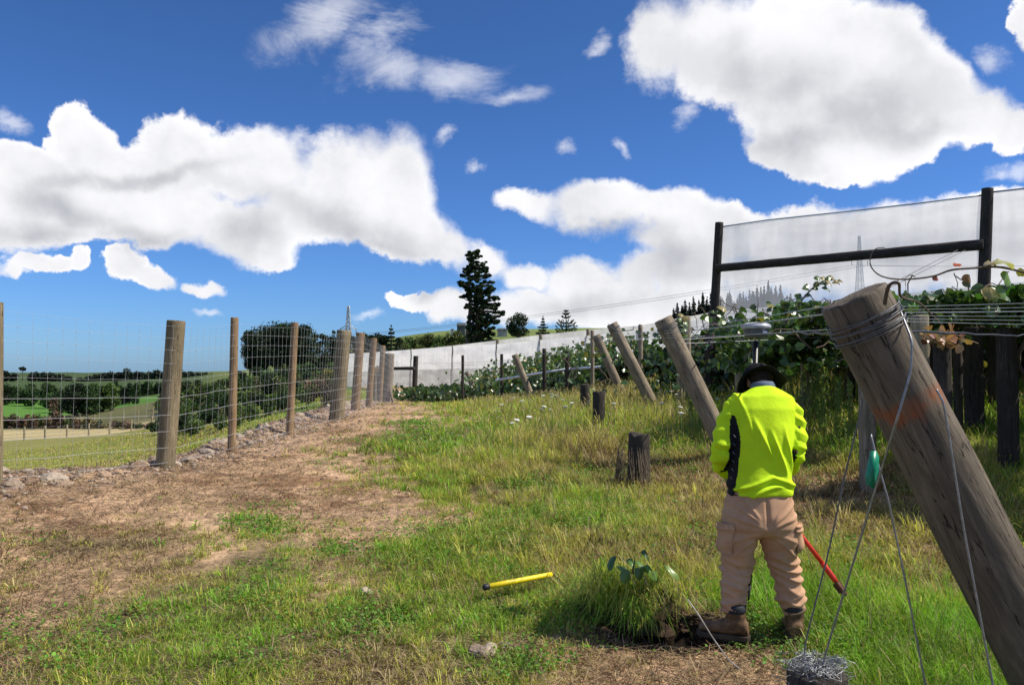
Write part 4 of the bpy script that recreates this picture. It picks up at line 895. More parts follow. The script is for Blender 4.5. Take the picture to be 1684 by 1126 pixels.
# ------------------------------------------------------------------ grass and ground cover
def blades(mb, X, Y, Z, h, w, lean, col, tip=None, az0=None, curve=1.):
    n = len(X); a = rng.random(n)*2*np.pi if az0 is None else az0; la = rng.random(n)*2*np.pi
    wd = np.stack([np.cos(a), np.sin(a), np.zeros(n)], -1)*(w*.5)[:, None]; ld = np.stack([np.cos(la), np.sin(la), np.zeros(n)], -1)*(lean*h)[:, None]
    b0 = np.stack([X, Y, Z-.01], -1); up = np.zeros((n, 3)); up[:, 2] = 1
    hh = h*np.sqrt(np.clip(1-(lean*.8)**2, .08, 1))
    m1 = b0+up*(hh*.55)[:, None]+ld*.30*curve; t = b0+up*hh[:, None]+ld
    v = np.stack([b0-wd, b0+wd, m1+wd*.8, m1-wd*.8, t], 1).reshape(-1, 3); i = np.arange(n)[:, None]*5
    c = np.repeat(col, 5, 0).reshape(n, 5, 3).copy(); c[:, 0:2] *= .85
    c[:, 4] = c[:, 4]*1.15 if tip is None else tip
    mb.add(v, [i+np.array([0,1,2,3]), i+np.array([3,2,4])], c.reshape(-1, 3))
def scatter(n, r0, r1, pw, half=42):
    """points over the ground, thinning with distance"""
    e = 2-pw; u = rng.random(n); r = (r0**e+u*(r1**e-r0**e))**(1/e); a = np.radians(rng.uniform(-half, half, n)); return r*np.sin(a), r*np.cos(a), r
def palette(n, dry, X, Y):
    v = vnoise(X, Y, .8, 3, .55, 41); v2 = vnoise(X, Y, 3, 2, .5, 42); r1 = rng.random(n)
    gre = np.array([.225,.36,.036])[None]*(.55+.9*rng.random((n, 1))); gre = gre*(.6+.85*v[:, None])
    lush = np.array([.215,.41,.035])[None]*(.7+.6*rng.random((n, 1))); gre = np.where((v2 > .58)[:, None], lush, gre)
    yel = np.array([.50,.48,.10])[None]*(.6+.7*rng.random((n, 1))); st = np.array([.52,.42,.21])[None]*(.5+.8*rng.random((n, 1))); brn = np.array([.20,.12,.065])[None]*(.5+.9*rng.random((n, 1)))
    d = dry+(v-.5)*.7+(rng.random(n)-.5)*.55
    c = np.where((d > .33)[:, None], yel, gre); c = np.where((d > .60)[:, None], st, c); c = np.where(((d > .74) & (r1 < .6))[:, None], brn, c)
    return c
def tufts(n, nb, r0, r1, pw, name, lab, wk=.005):
    X, Y, r = scatter(n, r0, r1, pw); Z = H(X, Y); den, dry, hg, out = cover(X, Y, Z)
    ok = (rng.random(n) < np.clip(den*1.3-.1, 0, 1)*np.clip(.2+1.6*(vnoise(X, Y, 1.1, 3, .6, 91)-.3), 0, 1)) & (np.hypot((X-1.38)/.36, (Y-4.5)/.2) > 1)
    X, Y, r, dry, hg = (q[ok] for q in (X, Y, r, dry, hg)); m = len(X); sz = .6+.9*rng.random(m)**1.5
    k = np.repeat(np.arange(m), nb); M_ = len(k); a = rng.random(M_)*6.283; q = rng.random(M_)**.7*.055*sz[k]*np.maximum(1, r[k]/9)
    bx = X[k]+np.cos(a)*q; by = Y[k]+np.sin(a)*q; bz = H(bx, by); h = (hg[k]*1.1+.02)*sz[k]*(.45+.7*rng.random(M_)); w = wk*(.6+.7*rng.random(M_))*np.maximum(1, (r[k]/5)**.8)
    base = palette(m, dry, X, Y)[k]*(.7+.6*rng.random((M_, 1))); dead = (rng.random(M_) < .15+.4*dry[k])[:, None]; base = np.where(dead, np.array([.40,.31,.16])[None]*(.5+.7*rng.random((M_, 1))), base)
    la = a+rng.normal(size=M_)*.5; ln = .25+.8*rng.random(M_); n_ = M_; wd = np.stack([-np.sin(la), np.cos(la), np.zeros(n_)], -1)*(w*.5)[:, None]; ld = np.stack([np.cos(la), np.sin(la), np.zeros(n_)], -1)
    b0 = np.stack([bx, by, bz-.01], -1); up = np.array([[0,0,1.]]); hh = h*np.clip(1-.38*ln**2, .3, 1)
    m1 = b0+up*(hh*.5)[:, None]+ld*(h*ln*.22)[:, None]; m2 = b0+up*(hh*.85)[:, None]+ld*(h*ln*.58)[:, None]; t = b0+up*(hh*(1-.28*ln))[:, None]+ld*(h*ln*1.0)[:, None]
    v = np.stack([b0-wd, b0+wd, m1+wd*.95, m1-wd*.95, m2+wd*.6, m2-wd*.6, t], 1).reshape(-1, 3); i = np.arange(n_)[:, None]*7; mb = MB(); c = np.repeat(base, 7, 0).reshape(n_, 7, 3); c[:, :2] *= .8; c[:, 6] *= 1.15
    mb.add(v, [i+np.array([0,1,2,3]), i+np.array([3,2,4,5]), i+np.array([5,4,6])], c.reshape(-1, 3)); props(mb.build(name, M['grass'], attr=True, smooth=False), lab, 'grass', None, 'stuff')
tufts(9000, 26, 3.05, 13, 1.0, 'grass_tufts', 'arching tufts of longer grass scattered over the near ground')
tufts(9000, 14, 13, 45, 1.1, 'far_grass_tufts', 'grass tufts scattered across the far ground by the vine rows', .006)
def grass(n, r0, r1, pw, wk, name, lab, hk=1., thr=.35):
    X, Y, r = scatter(n, r0, r1, pw); Z = H(X, Y); den, dry, hg, out = cover(X, Y, Z)
    cl = vnoise(X, Y, 2.2, 3, .6, 51)+(vnoise(X, Y, 9, 2, .6, 52)-.5)*.5; ok = rng.random(n) < np.clip((den*1.35-.22+(cl-.5)*2.6), 0, 1)**1.4
    # keep clear of the worker's boots and the hole
    ok &= np.hypot((X-1.38)/.34, (Y-4.5)/.16) > 1
    tall = vnoise(X, Y, 1.6, 3, .6, 53); h = hg*(.35+.9*rng.random(n)**1.3)*(.35+1.0*tall)*hk
    X, Y, Z, h, dry, r = (q[ok] for q in (X, Y, Z, h, dry, r)); m = len(X)
    w = wk*(.6+.8*rng.random(m))*np.maximum(1, (r/5)**.8)*(1-.3*(h > .3))
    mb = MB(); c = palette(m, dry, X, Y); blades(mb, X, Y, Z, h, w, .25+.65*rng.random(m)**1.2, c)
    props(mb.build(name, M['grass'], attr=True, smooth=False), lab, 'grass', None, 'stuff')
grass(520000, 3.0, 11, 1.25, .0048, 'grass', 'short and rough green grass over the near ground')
grass(330000, 11, 62, 1.5, .0060, 'far_grass', 'rough grass covering the ground beyond the stub post and along the vine rows', 1., .3)
# tall seeding grass in the middle
X, Y, r = scatter(42000, 7, 40, 1.3); Z = H(X, Y); den, dry, hg, out = cover(X, Y, Z); tl = vnoise(X, Y, .9, 3, .6, 61)
ok = (hg > .22) & (~out) & (rng.random(len(X)) < tl*1.1-.15); X, Y, Z, hg, r = (q[ok] for q in (X, Y, Z, hg, r)); m = len(X); h = hg*(.75+.7*rng.random(m)); mb = MB()
c = np.array([.36,.30,.13])[None]*(.6+.6*rng.random((m, 1))); az0 = rng.random(m)*6.28
blades(mb, X, Y, Z, h, np.maximum(.0025, r*.00030), .1+.3*rng.random(m), c, np.array([.40,.33,.18])); 
hd_ = np.stack([X, Y, Z+h*.88], -1)+rng.normal(size=(m, 3))*[.02,.02,.01]; t_ = unit(rng.normal(size=(m, 3))*.35+[0,0,1]); s_ = unit(np.cross(t_, rng.normal(size=(m, 3)))); L_ = (.035+.05*rng.random(m))[:, None]; ww = np.maximum(.004, r*.0006)[:, None]
v = np.stack([hd_-t_*L_, hd_+s_*ww, hd_+t_*L_, hd_-s_*ww], 1).reshape(-1, 3); mb.add(v, np.arange(4*m).reshape(-1, 4), np.repeat(np.array([.40,.32,.17])[None]*(.6+.7*rng.random((m, 1))), 4, 0))
props(mb.build('seeding_grass', M['grass'], attr=True, smooth=False), 'tall straw coloured seeding grass in the middle of the field', 'grass', None, 'stuff')
# tall seeded weed spikes behind the worker
mb = MB(); 
for (px, py, Y_) in ((1290,575,12),(1298,585,12),(1340,590,11.5),(1349,596,11.5),(1356,602,11.3),(1305,600,12),(1396,620,10),(1225,622,12),(1150,640,12),(1136,632,12.5),(1322,606,11.8),(1380,612,10.5)):
    for q in range(5):
        p = P(px+random.uniform(-4,4), py+random.uniform(0,16), Y_); g_ = hz(p.x, p.y); bx_ = p.x+random.uniform(-.12,.12); n = 60
        t_ = rng.random(n)**.7; pts = np.stack([bx_+(p.x-bx_)*t_, np.full(n, p.y), g_+(p.z-g_)*t_], -1); mb.tube([(bx_, p.y, g_), ((p.x+bx_)/2, p.y, (p.z+g_)/2), p], .004, 4, False, np.array([.2,.28,.08]))
        cards(mb, pts+rng.normal(size=(n,3))*[.014,.014,.01], .035, tint(n, (.24,.32,.09), .3), 1., .5)
props(mb.build('tall_weeds', M['grass'], attr=True, smooth=False), 'tall green weed spikes with seed heads in front of the shaded vines', 'weeds', None, 'stuff')
# low broadleaf weeds and clover
X, Y, r = scatter(330000, 3.1, 16, 1.2); Z = H(X, Y); den, dry, hg, out = cover(X, Y, Z); px, py = proj(X, Y, Z)
pat = vnoise(X, Y, 1.1, 3, .55, 71)+.0
boost = np.zeros(len(X))
for (a, b_, ra_, rb_) in ((960,845,110,45),(900,800,90,30),(620,1020,110,45),(1250,1050,90,40),(950,1000,90,50),(1160,1070,0,0),(430,870,60,20),(860,900,60,30),(680,700,60,12),(1350,1080,130,50),(880,1090,80,30),(1560,1060,100,60),(560,905,50,20),(420,985,90,30),(1500,740,120,30),(1100,705,60,20)):
    if ra_: boost = np.maximum(boost, 1-np.hypot((px-a)/ra_, (py-b_)/rb_))
ok = (~out) & (rng.random(len(X)) < np.clip((pat-.47)*3.*den+np.clip(boost, 0, 1)*1.1, 0, 1)) & (den > .12); X, Y, Z, r, hg = (q[ok] for q in (X, Y, Z, r, hg)); m = len(X); mb = MB()
leaves6(mb, np.stack([X, Y, Z+.015+np.minimum(hg*.6, .09)*rng.random(m)**.7], -1), (.010+.014*rng.random(m))*np.maximum(1, (r/6)**.6), tint(m, (.135,.27,.035), .45, .03), (0,0,1.3), .6)
props(mb.build('clover', M['grass'], attr=True, smooth=False), 'patches of low bright green clover and broad leaved weeds among the grass', 'clover', None, 'stuff')
# straw litter lying flat
X, Y, r = scatter(150000, 3.0, 18, 1.3); Z = H(X, Y); den, dry, hg, out = cover(X, Y, Z); ok = (~out) & (rng.random(len(X)) < np.clip(dry*1.3-.15+(vnoise(X, Y, 1.7, 3, .6, 81)-.5)*1.3, .03, .9)) & (np.hypot((X-HOLE.x)/.40, (Y-HOLE.y)/.26) > 1)
X, Y, Z, r, dry = (q[ok] for q in (X, Y, Z, r, dry)); m = len(X); a = rng.random(m)*6.28; L_ = .025+.09*rng.random(m)**2; d = np.stack([np.cos(a), np.sin(a), rng.normal(size=m)*.22], -1); s_ = np.stack([-np.sin(a), np.cos(a), np.zeros(m)], -1)*(.0013+.0012*rng.random(m))[:, None]*np.maximum(1, r/6)[:, None]
p_ = np.stack([X, Y, Z+.008+.02*rng.random(m)], -1); v = np.stack([p_-d*L_[:, None]-s_, p_-d*L_[:, None]+s_, p_+d*L_[:, None]+s_, p_+d*L_[:, None]-s_], 1).reshape(-1, 3); mb = MB()
k = rng.random((m, 1)); c = np.where(k < .55, np.array([.46,.35,.20])[None]*(.5+.7*rng.random((m, 1))), np.array([.15,.085,.05])[None]*(.5+.8*rng.random((m, 1)))); mb.add(v, np.arange(4*m).reshape(-1, 4), np.repeat(c, 4, 0))
props(mb.build('straw_litter', M['grass'], attr=True, smooth=False), 'dry cut straw and dead stems lying on the ground', 'straw', None, 'stuff')
# pebbles and clods
ico = np.array([[0,0,1],[.89,0,.45],[.28,.85,.45],[-.72,.53,.45],[-.72,-.53,.45],[.28,-.85,.45],[.72,.53,-.45],[-.28,.85,-.45],[-.89,0,-.45],[-.28,-.85,-.45],[.72,-.53,-.45],[0,0,-1]])
icf = np.array([[0,1,2],[0,2,3],[0,3,4],[0,4,5],[0,5,1],[1,6,2],[2,7,3],[3,8,4],[4,9,5],[5,10,1],[2,6,7],[3,7,8],[4,8,9],[5,9,10],[1,10,6],[11,7,6],[11,8,7],[11,9,8],[11,10,9],[11,6,10]])
def stones(X, Y, s, col, mb):
    n = len(X); Z = H(X, Y); j = 1+.35*rng.normal(size=(n, 12, 1)).clip(-1, 1)*.6; sc = s[:, None, None]*np.stack([.8+.5*rng.random(n), .8+.5*rng.random(n), .45+.35*rng.random(n)], -1)[:, None]
    v = ico[None]*j*sc+np.stack([X, Y, Z+s*.15], -1)[:, None]; i = np.arange(n)[:, None, None]*12; mb.add(v.reshape(-1, 3), (i+icf[None]).reshape(-1, 3), np.repeat(col, 12, 0))
n = 15000; Y = 4+rng.random(n)**1.6*34; d = np.abs(rng.normal(size=n))*.55-.25; X = edge_x(Y)+d; s = (.008+.022*rng.random(n)**3)*(1+Y/30); mb = MB()
stones(X, Y, s, np.array([.34,.26,.20])[None]*(.5+.8*rng.random((n, 1)))*(1+.03*rng.normal(size=(n, 3))), mb)
X, Y, r = scatter(14000, 3.2, 30, 1.3); Z = H(X, Y); den, dry, hg, out = cover(X, Y, Z); ok = (~out) & (rng.random(len(X)) < (.9-den)*.8); X = X[ok]; Y = Y[ok]; r = r[ok]; n = len(X)
stones(X, Y, (.005+.014*rng.random(n)**3)*np.maximum(1, r/7), np.array([.34,.235,.17])[None]*(.55+.8*rng.random((n, 1))), mb)
m_, b, p = mat('gravel', .95, .1); at = b.n('ShaderNodeAttribute', attribute_name='tint').outputs['Color']; co = b.n('ShaderNodeTexCoord').outputs['Object']; nz_ = b.noise(co, 70, 4, .6); b.L.new(b.v('SCALE', at, b.mr(nz_, .3, .7, .75, 1.2)), p.inputs['Base Color']); M['gravel'] = m_
props(mb.build('gravel', m_, attr=True, smooth=False), 'loose pebbles and clods on the dirt track and along its edge', 'gravel', None, 'stuff')
# larger rocks along the edge
protos = []
def rockmesh(sd):
    import bmesh
    bm = bmesh.new(); bmesh.ops.create_icosphere(bm, subdivisions=3, radius=1)
    for v in bm.verts:
        f = 1+.35*mnoise.noise(v.co*1.1+Vector((sd, 0, 0)))+.18*mnoise.noise(v.co*3+Vector((sd, 5, 0))); q = v.co*f; q.x = math.copysign(abs(q.x)**.85, q.x); v.co = Vector((q.x, q.y*.8, q.z*.55))
        for nn, dd in ((Vector((.6,.3,.7)).normalized(), .62), (Vector((-.7,-.5,.5)).normalized(), .66), (Vector((.1,-.9,.3)).normalized(), .6)):
            e = v.co.dot(nn)-dd
            if e > 0: v.co -= nn*e
    me = bpy.data.meshes.new('rock'); bm.to_mesh(me); bm.free(); return me
RM = [simple('rock_tan', (.33,.235,.16), .9, .2, 0, 5, .4, .7), simple('rock_grey', (.27,.205,.15), .9, .2, 0, 5, .4, .7), simple('rock_brown', (.20,.135,.09), .9, .2, 0, 5, .45, .7), simple('rock_pale', (.38,.31,.235), .9, .2, 0, 5, .3, .6)]
for k in range(8): me = rockmesh(k*3.7); me.materials.append(RM[k % 4]); protos.append(me)
def rock(px, py, Y_, s, k, lab, grp='rocks along the edge of the track'):
    g = G(px, py, Y_, 0); o = bpy.data.objects.new('rock', protos[k]); S.collection.objects.link(o); o.location = g+Vector((0,0,s*.12)); o.scale = (s, s*random.uniform(.7, 1.1), s*random.uniform(.7, 1)); o.rotation_euler = (random.uniform(-.2,.2), random.uniform(-.2,.2), random.random()*6.28); props(o, lab, 'rock', grp); return o
rock(48,798,8.3,.12,2,'large jagged brown rock at the lower end of the rocky edge'); rock(90,785,8.6,.15,3,'long pale flat rock on the edge near the lower end'); rock(103,788,8.4,.10,0,'small tan rock beside the long pale flat rock'); rock(20,800,8.1,.13,1,'grey rock at the very left of the rocky edge')
rock(308,748,10.4,.14,1,'grey rock just right of the foot of the thick fence post'); rock(222,758,9.7,.15,2,'dark rock left of the foot of the thick fence post'); rock(290,762,10.2,.08,3,'small pale rock at the foot of the thick fence post'); rock(168,770,9.1,.10,0,'tan rock midway between the pale flat rock and the thick fence post')
for k in range(150):
    y_ = 7+random.random()**1.2*17; x_ = float(edge_x(y_))+random.gauss(.02, .17); s = random.uniform(.03, .085)*(1+y_/40)
    o = bpy.data.objects.new('rock', protos[random.randrange(8)]); S.collection.objects.link(o); o.location = (x_, y_, hz(x_, y_)+s*.15); o.scale = (s*1.2, s*random.uniform(.7,1.2), s); o.rotation_euler = (random.uniform(-.4,.4), random.uniform(-.4,.4), random.random()*6.28)
    props(o, 'small rock in the rubble along the edge of the dirt track', 'rock', 'rubble rocks along the track edge')
rock(803,1058,4.45,.075,3,'rounded pale stone on the bare soil below the yellow handle','field stones'); rock(786,1068,4.4,.085,1,'flat grey stone beside the rounded pale stone','field stones'); rock(833,1052,4.5,.06,1,'small grey stone half buried right of the rounded pale stone','field stones'); rock(1083,1066,4.35,.035,2,'small reddish stone below the dug hole','field stones'); rock(600,965,5.4,.08,3,'pale stone on the bare patch left of the yellow handle','field stones')
# flowers
fm = simple('white_petal', (.78,.78,.70), .8, .1, 0, 200, .1); stm = simple('green_stem', (.12,.19,.05), .7, .2)
mb = MB(); mb.tube([(0,0,0),(.01,.0,.25),(0,0,.5)], .003, 5); fs = mb
root0 = bpy.data.objects.new('yarrow_flower', None)
def yarrow(x_, y_, h_, lab):
    g = hz(x_, y_); root = empty('yarrow_flower', (x_, y_, g), lab, 'flower', 'white flower heads in the tall grass'); s = bpy.data.objects.new('stem', ysm); f = bpy.data.objects.new('flower_head', yfm)
    for o in (s, f): S.collection.objects.link(o); o.parent = root
    s.scale = (1, 1, h_/.5); f.location = (0, 0, h_); sc = random.uniform(.7, 1.25)*max(1, y_/14); f.scale = (sc,)*3; f.rotation_euler = (random.uniform(-.25,.25), random.uniform(-.25,.25), random.random()*6)
tmp = mb.build('tmp', stm); ysm = tmp.data; bpy.data.objects.remove(tmp)
mb = MB()
for k in range(26):
    a = k*2.4; r_ = .034*math.sqrt(k/26); z_ = .006-r_*.18; mb.add(ico*np.array([.008,.008,.004])+np.array([r_*math.cos(a), r_*math.sin(a), z_]), icf); mb.tube([(0,0,-.035),(r_*math.cos(a), r_*math.sin(a), z_)], .0008, 3, False)
tmp = mb.build('tmp', fm); yfm = tmp.data; bpy.data.objects.remove(tmp)
for (px, py, Y_) in ((735+740*0+172,652,15),(893,650,18),(914,650,20),(925,657,14),(940,662,13),(921,653,19),(907,647,22),(975,640,20),(1104,643,15),(1112,648,14),(1010,663,13),(890,672,12),(895,668,12),(905,673,12),(842,695,10),(870,685,11),(1119,669,11),(930,668,12),(825,665,17),(858,659,17),(844,654,20),(1088,662,13),(1120,677,10),(968,660,14),(1180,655,13),(850,690,10.5)):
    p = P(px, py, Y_); g = hz(p.x, p.y); yarrow(p.x, p.y, max(.25, min(.75, p.z-g)), 'flat white flower head standing above the tall grass')
X, Y, r = scatter(9000, 5, 20, 1.2); Z = H(X, Y); px, py = proj(X, Y, Z); bo = np.zeros(len(X))
for (a, b_, ra_, rb_) in ((785,715,60,24),(700,745,40,20),(740,730,40,20),(960,690,200,40),(830,700,50,20)): bo = np.maximum(bo, 1-np.hypot((px-a)/ra_, (py-b_)/rb_))
ok = rng.random(len(X)) < bo*.55; X, Y, Z = X[ok], Y[ok], Z[ok]; m = len(X); mb = MB(); c0 = np.stack([X, Y, Z+.10+.16*rng.random(m)], -1); v = (ico*np.array([.011,.011,.005]))[None]+c0[:, None]; i = np.arange(m)[:, None, None]*12; mb.add(v.reshape(-1, 3), (i+icf[None]).reshape(-1, 3))
props(mb.build('daisies', fm), 'scatter of tiny white daisies in the grass beside the track', 'daisies', None, 'stuff')
# turf clod dug from the hole, with overhanging grass and a dock plant
cl = empty('turf_clod', (CLOD.x, CLOD.y, hz(CLOD.x, CLOD.y)), 'dark overturned clod of turf with hanging grass beside the dug hole', 'clod'); V = []; nu, nv = 36, 16; g = hz(CLOD.x, CLOD.y)
for j_ in range(nv+1):
    ph = j_/nv*math.pi*.5
    for i_ in range(nu):
        a = i_*2*math.pi/nu; d = Vector((math.cos(a)*math.cos(ph), math.sin(a)*math.cos(ph), math.sin(ph))); f = 1+.7*mnoise.noise(d*1.5+Vector((3,1,0)))+.35*mnoise.noise(d*4)
        V.append((CLOD.x+.30*d.x*f, CLOD.y+.20*d.y*f, g-.03+.17*(d.z*f)))
i_ = np.arange(nv)[:, None]*nu; j_ = np.arange(nu)[None]; j2 = (j_+1) % nu; mb = MB(); mb.add(V, np.stack([i_+j_, i_+j2, i_+j2+nu, i_+j_+nu], -1).reshape(-1, 4)); mb.build('soil', M['soil'], cl)
mb = MB(); n = 9000; k = rng.integers(0, len(V), n); vp = np.array(V)[k]+rng.normal(size=(n, 3))*.012; ok = (vnoise(vp[:, 0]*1., vp[:, 1]+vp[:, 2], 9, 2, .5, 95) > .45)&(vp[:, 2] > g+.10)&((vp[:,0] < CLOD.x+.08)|(vp[:,2] > g+.15)); vp = vp[ok]; m = len(vp)
blades(mb, vp[:, 0], vp[:, 1], vp[:, 2], .03+.20*rng.random(m)**2.5, np.full(m, .0042), .4+.9*rng.random(m), palette(m, np.full(m, .22), vp[:, 0]*3, vp[:, 1]*3), curve=2.)
# drooping blades over the left and front side
n = 900; a = rng.uniform(math.pi*.65, math.pi*1.62, n); u = rng.random(n); r0 = .22+.06*rng.random(n); bx = CLOD.x+np.cos(a)*r0; by = CLOD.y+np.sin(a)*r0*.8; bz = g+.04+.16*u; L_ = .04+.13*rng.random(n)**1.5; dx = np.cos(a)*.5+rng.normal(size=n)*.7; dy = np.sin(a)*.5+rng.normal(size=n)*.5; s_ = np.stack([-np.sin(a), np.cos(a), np.zeros(n)], -1)*.0024
p0 = np.stack([bx, by, bz], -1); p1 = p0+np.stack([dx*L_*.6, dy*L_*.6, .0*L_], -1); p2 = p0+np.stack([dx*L_, dy*L_, -L_*(.3+.8*rng.random(n))], -1); v = np.stack([p0-s_, p0+s_, p1+s_, p1-s_, p2], 1).reshape(-1, 3); i = np.arange(n)[:, None]*5
mb.add(v, [i+np.array([0,1,2,3]), i+np.array([3,2,4])], np.repeat(palette(n, np.full(n, .28), bx*3, by*3), 5, 0)); # long bent straw strands sprawling to the left
n = 1100; bx = CLOD.x+rng.normal(size=n)*.16; by = CLOD.y+rng.normal(size=n)*.10; bz = g+.05+.20*rng.random(n); a = math.pi+rng.normal(size=n)*1.1; L_ = .12+.30*rng.random(n)**1.4; dx = np.cos(a)*L_; dy = np.sin(a)*L_*.7; s_ = np.stack([-np.sin(a), np.cos(a), np.zeros(n)], -1)*.0022
p0 = np.stack([bx, by, bz], -1); p1 = p0+np.stack([dx*.5, dy*.5, .06+.09*rng.random(n)], -1); p2 = p0+np.stack([dx, dy, -.10*rng.random(n)], -1); v = np.stack([p0-s_, p0+s_, p1+s_, p1-s_, p2], 1).reshape(-1, 3); i = np.arange(n)[:, None]*5
mb.add(v, [i+np.array([0,1,2,3]), i+np.array([3,2,4])], np.repeat(palette(n, np.full(n, .42), bx*3, by*3), 5, 0))
props(mb.build('hanging_grass', M['grass'], cl, attr=True, smooth=False), kind='stuff')
dk = cane('dock_plant', [P(1040,945,4.9), P(1042,930,4.9), P(1045,915,4.9)], .008,
 [(P(1020,930,4.85),.12,(.12,.24,.04),(.3,-.3,.9),.45),(P(1048,922,4.9),.12,(.11,.22,.04),(.4,-.3,.9),.42),(P(1066,930,4.85),.12,(.12,.24,.04),(.7,-.6,.6),.45),(P(1035,918,5),.10,(.10,.2,.04),(.2,-.5,.8),.4),(P(1098,930,4.8),.13,(.16,.26,.05),(.5,-.3,.8),.45),(P(1028,938,4.8),.10,(.1,.19,.04),(-.2,-.9,.3),.6),(P(1060,905,5),.09,(.05,.12,.03),(.6,-.5,.5),.5),(P(1008,915,4.9),.11,(.05,.12,.03),(-.7,-.4,.5),.5),(P(1078,940,4.8),.09,(.13,.23,.05),(.6,-.6,.3),.5),(P(1052,935,4.75),.09,(.06,.13,.03),(.1,-.9,.1),.6)], 'broad leaved dock plant growing on top of the turf clod'); dk['category'] = 'plant'
# rim soil round the hole
n = 1500; a = rng.random(n)*6.28; rr_ = .8+.45*rng.random(n); X = HOLE.x+np.cos(a)*.40*rr_; Y = HOLE.y+np.sin(a)*.27*rr_; mb = MB(); stones(X, Y, .006+.022*rng.random(n)**2.5, np.array([.06,.04,.027])[None]*(.5+.9*rng.random((n, 1))), mb); props(mb.build('soil_crumbs', M['gravel'], attr=True, smooth=False), 'dark crumbs of fresh soil round the dug hole', 'soil', None, 'stuff')
# hanging dry roots on the front stub and grey twig
wirething('dead_twig', [P(1131,985,4.3), P(1150,1012,4.2), P(1172,1048,4.1), P(1196,1082,4.0), P(1217,1100,3.95)], .0035, M['palebark'], 'long pale bent twig lying in front of the dug hole', 'twig')
mb = MB(); bx = P(1040, 770, 9.2)
for k in range(150):
    a = random.uniform(2.6, 6.0); r_ = .15; q = Vector((bx.x+r_*math.cos(a)*1.05+.0, bx.y+r_*math.sin(a), hz(bx.x, bx.y)+random.uniform(.15, .5))); L_ = random.uniform(.15, .45); z_ = max(hz(q.x, q.y)+.01, q.z-L_); mb.tube([q, q+Vector((math.cos(a)*.03, math.sin(a)*.03, -L_*.4)), Vector((q.x+math.cos(a)*random.uniform(.0,.08), q.y+math.sin(a)*.1, z_))], .003, 3, False)
props(mb.build('dead_grass_strands', simple('dead_strand', (.14,.11,.075), .9)), 'dead grass strands hanging down around the old dark stub post', 'dead grass', None, 'stuff')
# ------------------------------------------------------------------ the worker
PX, PY = 1.44, 4.55; PZ = hz(PX, PY)
BASEZ = P(1247, 1046, PY).z
def lp(px, py, dy=0.):
    """a point of the figure from its photo position, dy metres in front of the standing plane"""
    return P(px, py, PY+dy)
pe = MB()
def ringtube(mb, secs, n=28):
    """loft of elliptical rings: centre, half width (x), half depth (y), tilt"""
    v = []
    for (c, a, b_, *t) in secs:
        tl = t[0] if t else 0; tw = t[1] if len(t) > 1 else 0
        for k in range(n):
            th_ = k*2*math.pi/n; x_ = a*math.copysign(abs(math.cos(th_))**.85, math.cos(th_)); y_ = b_*math.copysign(abs(math.sin(th_))**.85, math.sin(th_))
            v.append((c[0]+x_*math.cos(tw)-y_*math.sin(tw), c[1]+x_*math.sin(tw)+y_*math.cos(tw), c[2]-y_*tl))
    k = len(secs); i = np.arange(k-1)[:, None]*n; j = np.arange(n)[None]; j2 = (j+1) % n
    mb.add(v, np.stack([i+j, i+j2, i+n+j2, i+n+j], -1).reshape(-1, 4)); b0 = mb.n-k*n
    mb.f += [np.arange(n)[::-1][None]+b0, np.arange(n)[None]+b0+(k-1)*n]; mb.m += [np.zeros(1, np.int32)]*2
def limb(mb, pts, rad, n=18, dens=5):
    """smooth tapered limb through joints"""
    p = [Vector(q) for q in pts]; o = []; rr_ = []
    for i in range(len(p)-1):
        a, b_, c_, d = p[max(i-1, 0)], p[i], p[i+1], p[min(i+2, len(p)-1)]
        for q in range(dens):
            u = q/dens; o.append(.5*((2*b_)+(c_-a)*u+(2*a-5*b_+4*c_-d)*u*u+(3*b_-3*c_+d-a)*u**3)); rr_.append(rad[i]+(rad[i+1]-rad[i])*u)
    o.append(p[-1]); rr_.append(rad[-1])
    d0 = (o[0]-o[1]).normalized(); d1 = (o[-1]-o[-2]).normalized()
    o = [o[0]+d0*rr_[0]*.7]+o+[o[-1]+d1*rr_[-1]*.6]; rr_ = [rr_[0]*.5]+rr_+[rr_[-1]*.5]
    mb.tube(o, rr_, n)
def remesh(mb, name, m, parent, vox, smooth=6, fac=.5, disp=None, col=None):
    o = mb.build(name, m, parent); md = o.modifiers.new('r', 'REMESH'); md.mode = 'VOXEL'; md.voxel_size = vox; md.use_smooth_shade = True
    ms = o.modifiers.new('s', 'SMOOTH'); ms.factor = fac; ms.iterations = smooth
    dg = bpy.context.evaluated_depsgraph_get(); dg.update(); me = bpy.data.meshes.new_from_object(o.evaluated_get(dg)); old = o.data; o.modifiers.clear(); o.data = me; bpy.data.meshes.remove(old)
    n = len(me.vertices); co = np.empty(n*3, np.float32); me.vertices.foreach_get('co', co); co = co.reshape(-1, 3).astype(float)+np.array(WL[parent.name])
    if disp is not None:
        nm = np.empty(n*3, np.float32); me.vertices.foreach_get('normal', nm); nm = nm.reshape(-1, 3)
        me.vertices.foreach_set('co', (co+nm*disp(co, nm)[:, None]-np.array(WL[parent.name])).astype(np.float32).ravel())
    me.materials.clear()
    for q in (m if isinstance(m, (list, tuple)) else [m]): me.materials.append(q)
    me.polygons.foreach_set('use_smooth', np.ones(len(me.polygons), bool)); me.update()
    return o, co
skin = simple('skin', (.42,.24,.17), .5, .4, 0, 60, .12)
